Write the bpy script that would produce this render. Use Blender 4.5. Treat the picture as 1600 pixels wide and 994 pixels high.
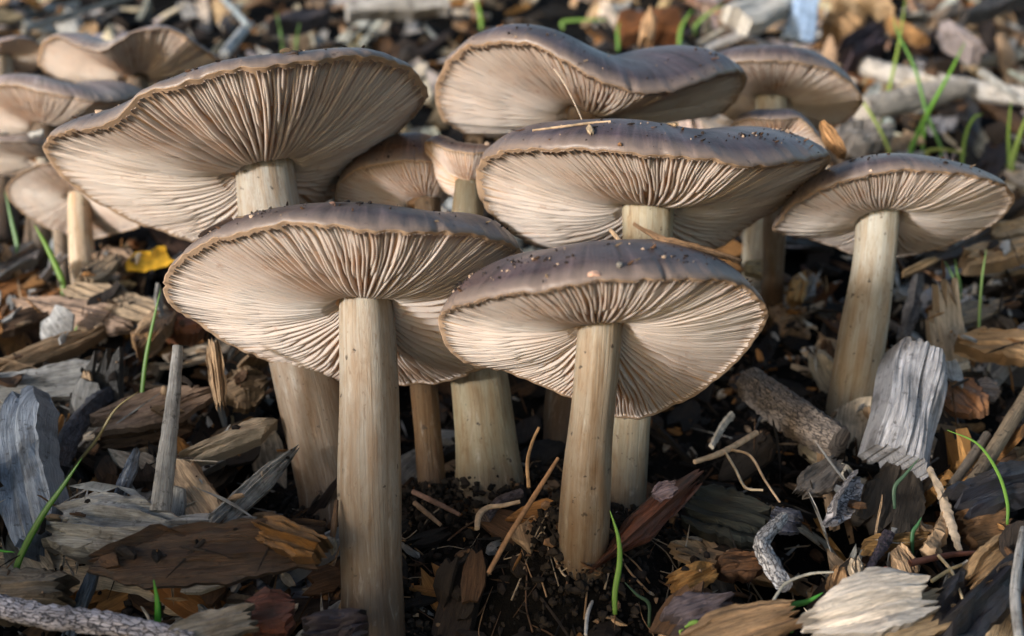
import bpy, math, random
import numpy as np
from mathutils import Vector, Matrix, noise as mnoise

SEED = 7
rng = np.random.default_rng(SEED)
S = 0.01                       # the scene is written in centimetres, built in metres
PITCH = math.radians(13.0)     # the camera looks down a little on a gentle slope
FPX = 1700.0                   # focal length in pixels of the 1600 px wide photograph
CX, CY = 800.0, 497.0
CAM_H = 0.30

scene = bpy.context.scene
for o in list(bpy.data.objects):
    bpy.data.objects.remove(o)
COL = scene.collection

# ------------------------------------------------------------------ camera
cam_d = bpy.data.cameras.new('camera')
cam = bpy.data.objects.new('camera', cam_d)
COL.objects.link(cam)
cam.location = (0, 0, CAM_H)
cam.rotation_euler = (math.radians(90) - PITCH, 0, 0)
cam_d.sensor_width = 36.0
cam_d.lens = 36.0 * FPX / 1600.0
cam_d.clip_start = 0.01
cam_d.clip_end = 200.0
cam_d.dof.use_dof = True
cam_d.dof.focus_distance = 0.30
cam_d.dof.aperture_fstop = 12.0
scene.camera = cam

# ------------------------------------------------------------------ light
SUN_EL = math.radians(10.0)
SUN_AZ = math.radians(228.0)    # from +Y towards +X: behind the camera, a little left
world = bpy.data.worlds.new("World")
scene.world = world
world.use_nodes = True
wn = world.node_tree
wn.nodes.clear()
wo = wn.nodes.new('ShaderNodeOutputWorld')
wb = wn.nodes.new('ShaderNodeBackground')
ws = wn.nodes.new('ShaderNodeTexSky')
ws.sky_type = 'NISHITA'
ws.sun_disc = False
ws.sun_elevation = SUN_EL
ws.sun_rotation = SUN_AZ
ws.air_density = 1.0
ws.dust_density = 2.0
wb.inputs['Strength'].default_value = 0.13
wn.links.new(ws.outputs[0], wb.inputs['Color'])
wn.links.new(wb.outputs[0], wo.inputs[0])
sun_d = bpy.data.lights.new('sun', 'SUN')
sun_d.energy = 2.5
sun_d.angle = math.radians(6.0)
sun_d.color = (1.0, 0.995, 0.985)
sun = bpy.data.objects.new('sun', sun_d)
COL.objects.link(sun)
sd = Vector((math.sin(SUN_AZ) * math.cos(SUN_EL), math.cos(SUN_AZ) * math.cos(SUN_EL), math.sin(SUN_EL)))
sun.rotation_euler = (-sd).to_track_quat('-Z', 'Y').to_euler()
sun.location = sd * 3

scene.view_settings.view_transform = 'Standard'
scene.view_settings.look = 'None'
scene.view_settings.exposure = 0.85
scene.view_settings.gamma = 1.0
scene.render.engine = 'CYCLES'
scene.cycles.use_denoising = True
scene.cycles.max_bounces = 6
scene.cycles.diffuse_bounces = 3

# ------------------------------------------------------------------ frames
cp, sp = math.cos(PITCH), math.sin(PITCH)
R3 = np.array([[1, 0, 0], [0, cp, sp], [0, -sp, cp]])


def W(v):
    """camera-aligned centimetres (x right, y away, z up in the picture) -> world metres"""
    return np.asarray(v, float) @ R3.T * S + np.array([0, 0, CAM_H])


def Pt(px, py, d):
    return np.array([(px - CX) / FPX * d, d, (CY - py) / FPX * d])


G0, GS = 22.85, 0.5            # slope of the mulch bank in that frame: z = GS*y - G0
NG = np.array([0, -GS, 1.0]) / math.hypot(GS, 1)


def gd(py, lift=0.0):
    return (G0 - lift * 1.118) / (GS + (py - CY) / FPX)


def og(px, py, lift=0.0):
    return Pt(px, py, gd(py, lift))


def nrm(v):
    v = np.asarray(v, float)
    return v / max(1e-9, np.linalg.norm(v))


# ------------------------------------------------------------------ materials
def mat_new(name):
    m = bpy.data.materials.new(name)
    m.use_nodes = True
    nt = m.node_tree
    nt.nodes.clear()
    out = nt.nodes.new('ShaderNodeOutputMaterial')
    b = nt.nodes.new('ShaderNodeBsdfPrincipled')
    nt.links.new(b.outputs[0], out.inputs[0])
    return m, nt, b, out


class NT:
    def __init__(s, nt):
        s.nt = nt

    def node(s, typ, **kw):
        n = s.nt.nodes.new(typ)
        for k, v in kw.items():
            setattr(n, k, v)
        return n

    def link(s, a, b):
        s.nt.links.new(a, b)

    def attr(s, name):
        return s.node('ShaderNodeAttribute', attribute_name=name).outputs['Color']

    def uv(s, scale):
        t = s.node('ShaderNodeAttribute', attribute_name='UVMap').outputs['Vector']
        m = s.node('ShaderNodeMapping')
        m.inputs['Scale'].default_value = scale
        s.link(t, m.inputs[0])
        return m.outputs[0]

    def obj(s, scale=(1, 1, 1)):
        t = s.node('ShaderNodeNewGeometry').outputs['Position']
        m = s.node('ShaderNodeMapping')
        m.inputs['Scale'].default_value = scale
        s.link(t, m.inputs[0])
        return m.outputs[0]

    def noise(s, vec, scale, detail=4, rough=0.6, dist=0.0):
        n = s.node('ShaderNodeTexNoise')
        n.inputs['Scale'].default_value = scale
        n.inputs['Detail'].default_value = detail
        n.inputs['Roughness'].default_value = rough
        n.inputs['Distortion'].default_value = dist
        s.link(vec, n.inputs['Vector'])
        return n.outputs['Fac']

    def voro(s, vec, scale, feature='F1'):
        n = s.node('ShaderNodeTexVoronoi', feature=feature)
        n.inputs['Scale'].default_value = scale
        s.link(vec, n.inputs['Vector'])
        return n.outputs['Distance']

    def ramp(s, fac, stops):
        n = s.node('ShaderNodeValToRGB')
        els = n.color_ramp.elements
        while len(els) < len(stops):
            els.new(0.5)
        for e, (p, c) in zip(els, stops):
            e.position = p
            e.color = (c, c, c, 1) if isinstance(c, (int, float)) else (*c, 1)
        s.link(fac, n.inputs[0])
        return n.outputs[0]

    def mix(s, fac, a, b, typ='MIX'):
        n = s.node('ShaderNodeMix', data_type='RGBA', blend_type=typ)
        for sock, v in ((n.inputs[0], fac), (n.inputs[6], a), (n.inputs[7], b)):
            if isinstance(v, (int, float)):
                sock.default_value = v
            elif isinstance(v, tuple):
                sock.default_value = (*v, 1)
            else:
                s.link(v, sock)
        return n.outputs[2]

    def bump(s, h, strength, dist, normal=None):
        n = s.node('ShaderNodeBump')
        n.inputs['Strength'].default_value = strength
        n.inputs['Distance'].default_value = dist
        s.link(h, n.inputs['Height'])
        if normal is not None:
            s.link(normal, n.inputs['Normal'])
        return n.outputs[0]


def mat_wood(name, dirt=0.5, rough=0.75, bark=False, wet=0.0):
    m, nt, b, out = mat_new(name)
    t = NT(nt)
    tint = t.attr('tint')
    g1 = t.noise(t.uv((0.35, 3.2, 1)), 2.2, 6, 0.65, 0.6)
    g2 = t.noise(t.uv((0.8, 16, 1)), 1.6, 5, 0.7, 0.4)
    lo = t.noise(t.obj(), 95, 4, 0.6)
    c = t.mix(1.0, tint, t.ramp(g1, [(0.25, 0.38), (0.5, 0.9), (0.75, 1.45)]), 'MULTIPLY')
    g3 = t.noise(t.uv((1.4, 42, 1)), 1.5, 3, 0.6, 0.3)
    c = t.mix(0.7, c, t.ramp(g2, [(0.3, 0.4), (0.55, 1.0), (0.8, 1.35)]), 'MULTIPLY')
    c = t.mix(0.5, c, t.ramp(g3, [(0.3, 0.5), (0.6, 1.2)]), 'MULTIPLY')
    sp_ = t.noise(t.obj(), 420, 3, 0.6)
    c = t.mix(t.ramp(lo, [(0.5, 0.0), (0.66, dirt)]), c, (0.035, 0.026, 0.02))
    c = t.mix(t.ramp(sp_, [(0.6, 0.0), (0.68, dirt)]), c, (0.03, 0.024, 0.02))
    t.link(c, b.inputs['Base Color'])
    if bark:
        vec = t.uv((2.2, 3.4, 1))
        nn = t.node('ShaderNodeTexNoise')
        nn.inputs['Scale'].default_value = 2.2
        nn.inputs['Detail'].default_value = 4
        t.link(vec, nn.inputs['Vector'])
        vm = t.node('ShaderNodeMix', data_type='RGBA', blend_type='ADD')
        vm.inputs[0].default_value = 0.9
        t.link(vec, vm.inputs[6])
        t.link(nn.outputs['Color'], vm.inputs[7])
        v = t.voro(vm.outputs[2], 1.7, 'DISTANCE_TO_EDGE')
        cr = t.ramp(v, [(0.0, 0.0), (0.10, 1.0)])
        c2 = t.mix(cr, (0.05, 0.045, 0.05), c)
        t.link(c2, b.inputs['Base Color'])
        n0 = t.bump(cr, 0.8, 0.0006)
        n1 = t.bump(t.noise(t.obj(), 500, 5, 0.7), 0.6, 0.0006, n0)
    else:
        n0 = t.bump(g1, 0.7, 0.0012)
        n1 = t.bump(g3, 0.6, 0.0004, t.bump(g2, 0.75, 0.0007, n0))
    t.link(n1, b.inputs['Normal'])
    b.inputs['Roughness'].default_value = rough
    b.inputs['Specular IOR Level'].default_value = 0.3 + wet
    return m


def mat_skin():
    m, nt, b, out = mat_new('cap_skin')
    t = NT(nt)
    tint = t.attr('tint')
    fib = t.noise(t.uv((38, 1.6, 1)), 1.0, 6, 0.7, 0.5)
    blot = t.noise(t.obj(), 60, 4, 0.6)
    fine = t.noise(t.obj(), 900, 3, 0.7)
    c = t.mix(1.0, tint, t.ramp(fib, [(0.32, 0.45), (0.52, 1.0), (0.72, 1.75)]), 'MULTIPLY')
    c = t.mix(t.ramp(blot, [(0.4, 0.0), (0.6, 0.8)]), c, t.mix(1.0, c, (0.72, 0.63, 0.69), 'MULTIPLY'))
    b2 = t.noise(t.obj(), 34, 4, 0.65, 0.8)
    c = t.mix(t.ramp(b2, [(0.5, 0.0), (0.66, 0.55)]), c, t.mix(1.0, c, (1.6, 1.45, 1.4), 'MULTIPLY'))
    c = t.mix(0.5, c, t.ramp(fine, [(0.3, 0.7), (0.7, 1.3)]), 'MULTIPLY')
    # the cap margin carries a thin pale bloom
    sep = t.node('ShaderNodeSeparateXYZ')
    t.link(t.node('ShaderNodeAttribute', attribute_name='UVMap').outputs['Vector'], sep.inputs[0])
    edge = t.ramp(sep.outputs[1], [(0.93, 0.0), (0.99, 0.75)])
    c = t.mix(edge, c, (0.25, 0.195, 0.165))
    dirt = t.noise(t.obj(), 260, 4, 0.7)
    c = t.mix(t.ramp(dirt, [(0.62, 0.0), (0.7, 0.85)]), c, (0.04, 0.03, 0.027))
    t.link(c, b.inputs['Base Color'])
    n0 = t.bump(fib, 0.35, 0.0005)
    n1 = t.bump(fine, 0.5, 0.0003, n0)
    t.link(n1, b.inputs['Normal'])
    t.link(t.ramp(blot, [(0.3, 0.28), (0.7, 0.5)]), b.inputs['Roughness'])
    b.inputs['Sheen Weight'].default_value = 0.03
    b.inputs['Specular IOR Level'].default_value = 0.4
    return m


def mat_gill():
    m, nt, b, out = mat_new('gill_cream')
    t = NT(nt)
    n = t.noise(t.obj(), 70, 4, 0.6)
    st = t.noise(t.obj(), 190, 4, 0.65)
    c = t.ramp(n, [(0.3, (0.80, 0.69, 0.60)), (0.5, (0.86, 0.78, 0.71)), (0.7, (0.89, 0.84, 0.79))])
    c = t.mix(t.ramp(st, [(0.62, 0.0), (0.74, 0.55)]), c, (0.48, 0.25, 0.13))
    t.link(c, b.inputs['Base Color'])
    b.inputs['Roughness'].default_value = 0.6
    b.inputs['Specular IOR Level'].default_value = 0.25
    tr = t.node('ShaderNodeBsdfTranslucent')
    t.link(t.mix(1.0, c, (1.0, 0.8, 0.62), 'MULTIPLY'), tr.inputs['Color'])
    mx = t.node('ShaderNodeMixShader')
    mx.inputs[0].default_value = 0.42
    t.link(b.outputs[0], mx.inputs[1])
    t.link(tr.outputs[0], mx.inputs[2])
    t.link(mx.outputs[0], out.inputs[0])
    return m


def mat_flesh():
    m, nt, b, out = mat_new('cap_flesh')
    t = NT(nt)
    n = t.noise(t.obj(), 160, 4, 0.6)
    c = t.ramp(n, [(0.3, (0.56, 0.32, 0.17)), (0.7, (0.68, 0.45, 0.29))])
    sep = t.node('ShaderNodeSeparateXYZ')
    t.link(t.node('ShaderNodeAttribute', attribute_name='UVMap').outputs['Vector'], sep.inputs[0])
    c = t.mix(t.ramp(sep.outputs[1], [(0.84, 0.0), (0.94, 1.0)]), c, (0.45, 0.31, 0.21))
    t.link(c, b.inputs['Base Color'])
    t.link(t.bump(n, 0.4, 0.0004), b.inputs['Normal'])
    b.inputs['Roughness'].default_value = 0.7
    b.inputs['Specular IOR Level'].default_value = 0.2
    return m


def mat_stem():
    m, nt, b, out = mat_new('stem_fibre')
    t = NT(nt)
    tint = t.attr('tint')
    f1 = t.noise(t.uv((0.28, 4.2, 1)), 1.5, 5, 0.6, 0.35)
    f2 = t.noise(t.uv((0.7, 22, 1)), 1.4, 4, 0.7, 0.2)
    pat = t.noise(t.uv((0.35, 1.1, 1)), 1.2, 3, 0.5)
    c = t.mix(1.0, tint, t.ramp(f1, [(0.28, (0.8, 0.71, 0.6)), (0.5, (0.97, 0.95, 0.92)), (0.75, (1.12, 1.15, 1.18))]), 'MULTIPLY')
    c = t.mix(0.4, c, t.ramp(f2, [(0.3, 0.75), (0.7, 1.2)]), 'MULTIPLY')
    mot = t.noise(t.uv((0.9, 1.6, 1)), 1.1, 5, 0.65, 0.8)
    c = t.mix(t.ramp(mot, [(0.5, 0.0), (0.7, 0.6)]), c, t.mix(1.0, c, (0.62, 0.46, 0.3), 'MULTIPLY'))
    c = t.mix(t.ramp(mot, [(0.28, 0.35), (0.42, 0.0)]), c, (0.56, 0.53, 0.48))
    c = t.mix(t.ramp(pat, [(0.42, 0.0), (0.68, 0.6)]), c, t.mix(1.0, c, (0.78, 0.55, 0.34), 'MULTIPLY'))
    sp_ = t.noise(t.obj(), 330, 3, 0.6)
    c = t.mix(t.ramp(sp_, [(0.66, 0.0), (0.70, 0.9)]), c, (0.05, 0.035, 0.025))
    sc_ = t.noise(t.uv((1.2, 2.4, 1)), 1.3, 4, 0.7, 1.2)
    c = t.mix(t.ramp(sc_, [(0.60, 0.0), (0.66, 0.55)]), c, (0.17, 0.10, 0.05))
    t.link(c, b.inputs['Base Color'])
    n0 = t.bump(f1, 0.45, 0.0007)
    n1 = t.bump(f2, 0.5, 0.0004, n0)
    t.link(n1, b.inputs['Normal'])
    b.inputs['Roughness'].default_value = 0.5
    b.inputs['Specular IOR Level'].default_value = 0.4
    b.inputs['Subsurface Weight'].default_value = 0.12
    b.inputs['Subsurface Radius'].default_value = (0.004, 0.002, 0.001)
    b.inputs['Subsurface Scale'].default_value = 0.6
    return m


def mat_grass():
    m, nt, b, out = mat_new('grass_green')
    t = NT(nt)
    c = t.mix(0.5, t.attr('tint'), t.ramp(t.noise(t.uv((0.4, 9, 1)), 1.5, 3), [(0.3, 0.7), (0.7, 1.3)]), 'MULTIPLY')
    t.link(c, b.inputs['Base Color'])
    b.inputs['Roughness'].default_value = 0.4
    tr = t.node('ShaderNodeBsdfTranslucent')
    t.link(t.mix(1.0, c, (1.0, 1.0, 0.5), 'MULTIPLY'), tr.inputs['Color'])
    mx = t.node('ShaderNodeMixShader')
    mx.inputs[0].default_value = 0.35
    t.link(b.outputs[0], mx.inputs[1])
    t.link(tr.outputs[0], mx.inputs[2])
    t.link(mx.outputs[0], out.inputs[0])
    return m


def mat_soil():
    m, nt, b, out = mat_new('dark_soil')
    t = NT(nt)
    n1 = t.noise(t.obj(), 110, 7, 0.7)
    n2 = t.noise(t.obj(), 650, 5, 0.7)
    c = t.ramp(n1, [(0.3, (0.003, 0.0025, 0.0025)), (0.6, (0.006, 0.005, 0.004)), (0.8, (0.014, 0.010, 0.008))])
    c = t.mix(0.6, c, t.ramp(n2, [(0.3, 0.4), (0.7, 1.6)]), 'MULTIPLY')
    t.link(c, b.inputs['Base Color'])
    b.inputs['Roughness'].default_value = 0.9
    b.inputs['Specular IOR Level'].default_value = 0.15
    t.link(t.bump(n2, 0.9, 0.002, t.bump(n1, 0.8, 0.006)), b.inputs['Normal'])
    return m


def mat_tint(name, rough=0.8, spec=0.2, sc=500):
    m, nt, b, out = mat_new(name)
    t = NT(nt)
    n = t.noise(t.obj(), sc, 4, 0.6)
    c = t.mix(0.8, t.attr('tint'), t.ramp(n, [(0.3, 0.5), (0.7, 1.5)]), 'MULTIPLY')
    t.link(c, b.inputs['Base Color'])
    t.link(t.bump(n, 0.6, 0.0006), b.inputs['Normal'])
    b.inputs['Roughness'].default_value = rough
    b.inputs['Specular IOR Level'].default_value = spec
    return m


M = {
    'wood': mat_wood('weathered_wood', 0.55),
    'clean': mat_wood('fresh_split_wood', 0.2),
    'wet': mat_wood('wet_wood', 0.6, 0.38, wet=0.25),
    'bark': mat_wood('bark', 0.3, 0.8, bark=True),
    'skin': mat_skin(), 'gill': mat_gill(), 'flesh': mat_flesh(), 'stem': mat_stem(),
    'grass': mat_grass(), 'soil': mat_soil(), 'crumb': mat_tint('soil_crumb', 0.85, 0.25),
    'leaf': mat_tint('dead_leaf', 0.5, 0.35, 220), 'fibre': mat_tint('root_fibre', 0.7, 0.25, 300),
}
T = {
    'tan': (.42, .28, .165), 'orange': (.46, .22, .075), 'brown': (.15, .085, .047), 'dark': (.05, .038, .03),
    'grey': (.50, .49, .475), 'blue': (.35, .39, .46), 'cream': (.64, .51, .37), 'white': (.82, .78, .72),
    'red': (.20, .065, .04), 'black': (.022, .021, .025), 'yellow': (.85, .48, .05), 'pinkish': (.48, .33, .24),
}


# ------------------------------------------------------------------ object plumbing
def link_mesh(name, verts, faces, mats, parent=None, origin=None, tint=None, uv=None, midx=None, smooth=True, sharp=None):
    """verts in camera-frame cm.  A top-level mesh gets its origin at the middle of its underside."""
    w = W(verts)
    if parent is not None:
        org = np.array(parent['_org'])
    elif origin is not None:
        org = W(origin)
    else:
        org = np.array([*(w[:, :2].min(0) + w[:, :2].max(0)) / 2, w[:, 2].min()])
    me = bpy.data.meshes.new(name)
    me.from_pydata((w - org).tolist(), [], faces if isinstance(faces, list) else faces.tolist())
    for mt in mats:
        me.materials.append(mt)
    if uv is not None:
        ul = me.uv_layers.new(name='UVMap')
        li = np.empty(len(me.loops), np.int32)
        me.loops.foreach_get('vertex_index', li)
        ul.data.foreach_set('uv', np.asarray(uv, np.float32)[li].ravel())
    if tint is not None:
        ca = me.color_attributes.new('tint', 'FLOAT_COLOR', 'POINT')
        tc = np.asarray(tint, np.float32)
        if tc.ndim == 1:
            tc = np.repeat(tc[None], len(w), 0)
        ca.data.foreach_set('color', np.hstack([tc, np.ones((len(w), 1), np.float32)]).ravel())
    if midx is not None:
        me.polygons.foreach_set('material_index', np.asarray(midx, np.int32))
    if smooth:
        me.polygons.foreach_set('use_smooth', np.ones(len(me.polygons), bool))
    me.update()
    if sharp:
        me.set_sharp_from_angle(angle=math.radians(sharp))
    ob = bpy.data.objects.new(name, me)
    COL.objects.link(ob)
    if parent is not None:
        if parent.type != 'EMPTY':
            ob.parent = parent
        else:
            ob.parent = parent
        ob['_org'] = org.tolist()
    else:
        ob.location = org
        ob['_org'] = org.tolist()
    return ob


def tag(o, label=None, cat=None, group=None, kind=None):
    if label:
        o['label'] = label
    if cat:
        o['category'] = cat
    if group:
        o['group'] = group
    if kind:
        o['kind'] = kind
    return o


def empty(name, at):
    o = bpy.data.objects.new(name, None)
    o.empty_display_size = 0.01
    COL.objects.link(o)
    w = W(at)
    o.location = w
    o['_org'] = w.tolist()
    return o


def grid_faces(nu, nv, off=0, flip=False, wrap=False):
    f = []
    for i in range(nu - 1):
        for j in range(nv if wrap else nv - 1):
            a = off + i * nv + j
            b_ = off + i * nv + (j + 1) % nv
            c = off + (i + 1) * nv + (j + 1) % nv
            d = off + (i + 1) * nv + j
            f.append((a, d, c, b_) if flip else (a, b_, c, d))
    return f


# ------------------------------------------------------------------ wood chips
def chip_geom(P0, P1, n, width, thick, nu=10, nv=7, jag=0.12, t0=0.8, t1=0.7, bend=0.0, cup=0.0, rough=0.06, skew=0.0, r=None, wav=1.0):
    r = r or rng
    P0, P1 = np.asarray(P0, float), np.asarray(P1, float)
    ax = P1 - P0
    L = np.linalg.norm(ax)
    t = ax / L
    n = nrm(n - t * np.dot(n, t))
    s = np.cross(t, n)
    u = np.linspace(0, 1, nu)[:, None]
    v = np.linspace(-1, 1, nv)[None]
    e0 = jag * 1.5 * r.random(nv) ** 1.6 + skew * (np.linspace(-1, 1, nv) + 1) / 2
    e1 = jag * 1.5 * r.random(nv) ** 1.6 - skew * (np.linspace(-1, 1, nv) - 1) / 2 * 0.8
    along = L * (e0[None] * (1 - u) + (1 - e1[None]) * u)
    k0, k1 = r.uniform(.15, .4), r.uniform(.6, .85)
    prof = np.where(u < k0, t0 + (1 - t0) * u / k0, np.where(u > k1, t1 + (1 - t1) * (1 - u) / (1 - k1), 1.0))
    ew = np.cumsum(r.normal(0, .045, (nu, 2)), 0)
    edge = np.clip(1 + wav * (ew - ew.mean(0)) + wav * 0.06 * (r.random((nu, 2)) - 0.5) * 2, .6, 1.3)
    el = edge[:, :1] * (v < 0) + edge[:, 1:] * (v >= 0)
    across = width / 2 * prof * el * v
    steps = np.where(r.random(nv) < .3, r.normal(0, 1.6, nv), r.normal(0, .35, nv)).cumsum()
    steps = steps - np.linspace(steps[0], steps[-1], nv)
    groove = rough * (r.random(nv)[None] - 0.5) * 1.6 + np.clip(rough * .8 * steps, -thick * .35, thick * .35)[None] + rough * 0.7 * np.sin(u * r.uniform(2, 9, nv)[None] + 6 * r.random(nv)[None]) * r.random(nv)[None] + rough * 0.18 * (r.random((nu, nv)) - 0.5)
    ph = r.random() * 6
    wob = 0.08 * thick * np.sin(u * 7 + ph + v * 2)
    base = bend * (4 * u * (1 - u)) + cup * v ** 2 + wob
    thp = thick * (1 - 0.3 * np.abs(v) ** 4) * (0.85 + 0.15 * np.sin(math.pi * np.clip(u, 0.02, .98)))
    top = base + thp / 2 + groove
    bot = base - thp / 2 + rough * 0.6 * (r.random((nu, nv)) - 0.5)
    V = []
    for h in (top, bot):
        V.append((P0 + along[..., None] * t + across[..., None] * s + h[..., None] * n).reshape(-1, 3))
    V = np.vstack(V)
    k = nu * nv
    F = grid_faces(nu, nv, 0, False) + grid_faces(nu, nv, k, True)
    for i in range(nu - 1):
        F.append((i * nv, (i + 1) * nv, k + (i + 1) * nv, k + i * nv))
        a = i * nv + nv - 1
        F.append((a, k + a, k + a + nv, a + nv))
    for j in range(nv - 1):
        F.append((j, k + j, k + j + 1, j + 1))
        a = (nu - 1) * nv + j
        F.append((a, a + 1, k + a + 1, k + a))
    ou, ov = r.random() * 40, r.random() * 40
    uv1 = np.stack([along + ou, across + ov], -1).reshape(-1, 2)
    uv2 = np.stack([along + ou + 3, across + ov + 9], -1).reshape(-1, 2)
    return V, F, np.vstack([uv1, uv2])


def rot_about(v, ax, a):
    return np.array(Matrix.Rotation(a, 3, Vector(ax)) @ Vector(v))


HERO_V, HERO_F = [], []
SURF_V, SURF_F = [], []         # chip surfaces that fine litter can settle on


def settle(V, F):
    o_ = sum(len(v) for v in SURF_V)
    SURF_V.append(V)
    SURF_F.extend(tuple(i + o_ for i in f) for f in F)


def hero_chip(label, a, b, w, th=0.35, col='tan', mat='wood', lift=1.2, face=0.3, roll=0.0, name='wood_chip', cat='wood chip',
              d=None, jag=0.12, t0=0.8, t1=0.7, bend=0.0, cup=0.0, rough=0.06, nu=20, nv=13, skew=0.0, group='wood chips lying in the mulch', wav=1.0):
    """chip from pixel a to pixel b, w pixels wide; depth from the bank unless d=(d0,d1) is given"""
    if d is None:
        P0, P1 = og(*a, lift), og(*b, lift)
    else:
        P0, P1 = Pt(*a, d[0]), Pt(*b, d[1])
    n = nrm(NG * (1 - face) + np.array([0, -1, .15]) * face)
    t = nrm(P1 - P0)
    n = nrm(n - t * np.dot(n, t))
    n = rot_about(n, t, math.radians(roll))
    s = np.cross(t, n)
    dm = (P0[1] + P1[1]) / 2
    # width as seen across the chip's picture direction
    tp = nrm([t[0], t[2]])
    fs = abs(-tp[1] * s[0] + tp[0] * s[2])
    width = w * dm / FPX / max(0.35, fs)
    V, F, uv = chip_geom(P0, P1, n, width, th, nu, nv, jag, t0, t1, bend, cup, rough, skew, wav=wav)
    tint = np.array(T[col] if isinstance(col, str) else col) * (0.92 + 0.16 * rng.random())
    if d is None and 1.0 <= lift <= 3.1:
        o_ = sum(len(v) for v in HERO_V)
        HERO_V.append(V)
        HERO_F.extend(tuple(i + o_ for i in f) for f in F)
    o = link_mesh(name, V, F, [M[mat]], tint=tint, uv=uv, sharp=27)
    return tag(o, label, cat, group)


# ------------------------------------------------------------------ tubes: sticks, twigs, roots, grass, stems
def spline(pts, n):
    pts = np.asarray(pts, float)
    if len(pts) == 2:
        k = np.linspace(0, 1, n)[:, None]
        return pts[0] * (1 - k) + pts[1] * k
    P = np.vstack([2 * pts[0] - pts[1], pts, 2 * pts[-1] - pts[-2]])
    seg = len(pts) - 1
    out = []
    for x in np.linspace(0, seg, n):
        i = min(int(x), seg - 1)
        f = x - i
        p0, p1, p2, p3 = P[i], P[i + 1], P[i + 2], P[i + 3]
        out.append(0.5 * (2 * p1 + (p2 - p0) * f + (2 * p0 - 5 * p1 + 4 * p2 - p3) * f * f + (3 * p1 - p0 - 3 * p2 + p3) * f ** 3))
    return np.array(out)


def tube_geom(pts, rad, ns=10, nr=20, flat=1.0, bump=0.0, twist=0.0, caps=True, flatdir=None):
    C = spline(pts, nr)
    tl = np.linspace(0, 1, nr)
    rad = np.interp(tl, np.linspace(0, 1, len(rad)), rad)
    tg = np.gradient(C, axis=0)
    tg /= np.linalg.norm(tg, axis=1)[:, None] + 1e-9
    ref = np.array([0, -1.0, 0.2]) if flatdir is None else np.asarray(flatdir, float)
    V, UV = [], []
    dist = np.concatenate([[0], np.cumsum(np.linalg.norm(np.diff(C, axis=0), axis=1))])
    ou = rng.random() * 30
    lob = rng.random(ns)
    for i in range(nr):
        n = nrm(ref - tg[i] * np.dot(ref, tg[i]))
        s = np.cross(tg[i], n)
        for j in range(ns):
            a = 2 * math.pi * j / ns + twist * tl[i]
            rr = rad[i] * (1 + bump * (lob[j] - .5) * 1.2 + bump * (rng.random() - .5))
            V.append(C[i] + rr * (math.cos(a) * s + flat * math.sin(a) * n))
            UV.append((dist[i] + ou, rad.mean() * 2 * math.pi * abs(2 * j / ns - 1) + ou))
    F = grid_faces(nr, ns, 0, False, True)
    if caps:
        c0, c1 = len(V), len(V) + 1
        V += [C[0] - tg[0] * rad[0] * .15, C[-1] + tg[-1] * rad[-1] * .15]
        UV += [(ou, ou), (dist[-1] + ou, ou)]
        for j in range(ns):
            F.append((c0, (j + 1) % ns, j))
            a = (nr - 1) * ns
            F.append((c1, a + j, a + (j + 1) % ns))
    return np.array(V), F, np.array(UV)


def stick(label, pix, r_px, col='grey', mat='bark', lift=1.2, name='stick', cat='stick', d=None, bump=0.18, ns=12, nr=26, flat=1.0, group='sticks and twigs lying in the mulch', lifts=None):
    pts = []
    for i, p in enumerate(pix):
        lf = lifts[i] if lifts else lift
        pts.append(Pt(*p, d[i]) if d else og(*p, lf))
    rad = [rp * p[1] / FPX for rp, p in zip(r_px if isinstance(r_px, (list, tuple)) else [r_px] * len(pts), pts)]
    V, F, uv = tube_geom(pts, rad, ns, nr, flat, bump)
    tint = np.array(T[col] if isinstance(col, str) else col)
    o = link_mesh(name, V, F, [M[mat]], tint=tint, uv=uv, sharp=50)
    return tag(o, label, cat, group)


def blade(label, pix, w_px, col=(.12, .36, .03), lift=0.6, d=None, name='grass_blade', group='grass blades coming up through the mulch'):
    # pix runs from the foot to the tip; a blade stands up at the depth of its foot unless d is given
    d0 = gd(pix[0][1], lift)
    pts = [Pt(p[0], p[1], (d[i] if d else d0)) for i, p in enumerate(pix)]
    foot = pts[0] - np.array([0, 0, .6])
    pts = [foot] + pts
    r0 = w_px * .42 * d0 / FPX
    V, F, uv = tube_geom(pts, [r0 * .8, r0, r0 * 1.05, r0 * .9, r0 * .6, r0 * .12], 6, 18, 0.35, 0.0)
    k = np.linspace(0, 1, 18).repeat(6)
    tc = np.array(col)[None] * (0.85 + 0.3 * np.concatenate([k, [0, 1]])[:, None])
    o = link_mesh(name, V, F, [M['grass']], tint=tc, uv=uv)
    return tag(o, label, 'grass blade', group)


# ------------------------------------------------------------------ the ground
def ground():
    xs = np.concatenate([np.linspace(-2500, -90, 22), np.linspace(-86, 86, 190), np.linspace(90, 2500, 22)])
    ys = np.concatenate([np.linspace(-500, 8, 14), np.linspace(10, 75, 120), np.linspace(76.5, 180, 50), np.linspace(190, 4000, 30)])
    V = []
    for y in ys:
        for x in xs:
            z = ground_z(x, y)
            V.append((x, y, z))
    F = grid_faces(len(ys), len(xs), 0, True)
    F = [tuple(reversed(f)) for f in F]
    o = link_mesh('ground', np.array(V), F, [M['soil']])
    tag(o, 'dark moist soil of the mulched bank', None, None, 'structure')


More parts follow.
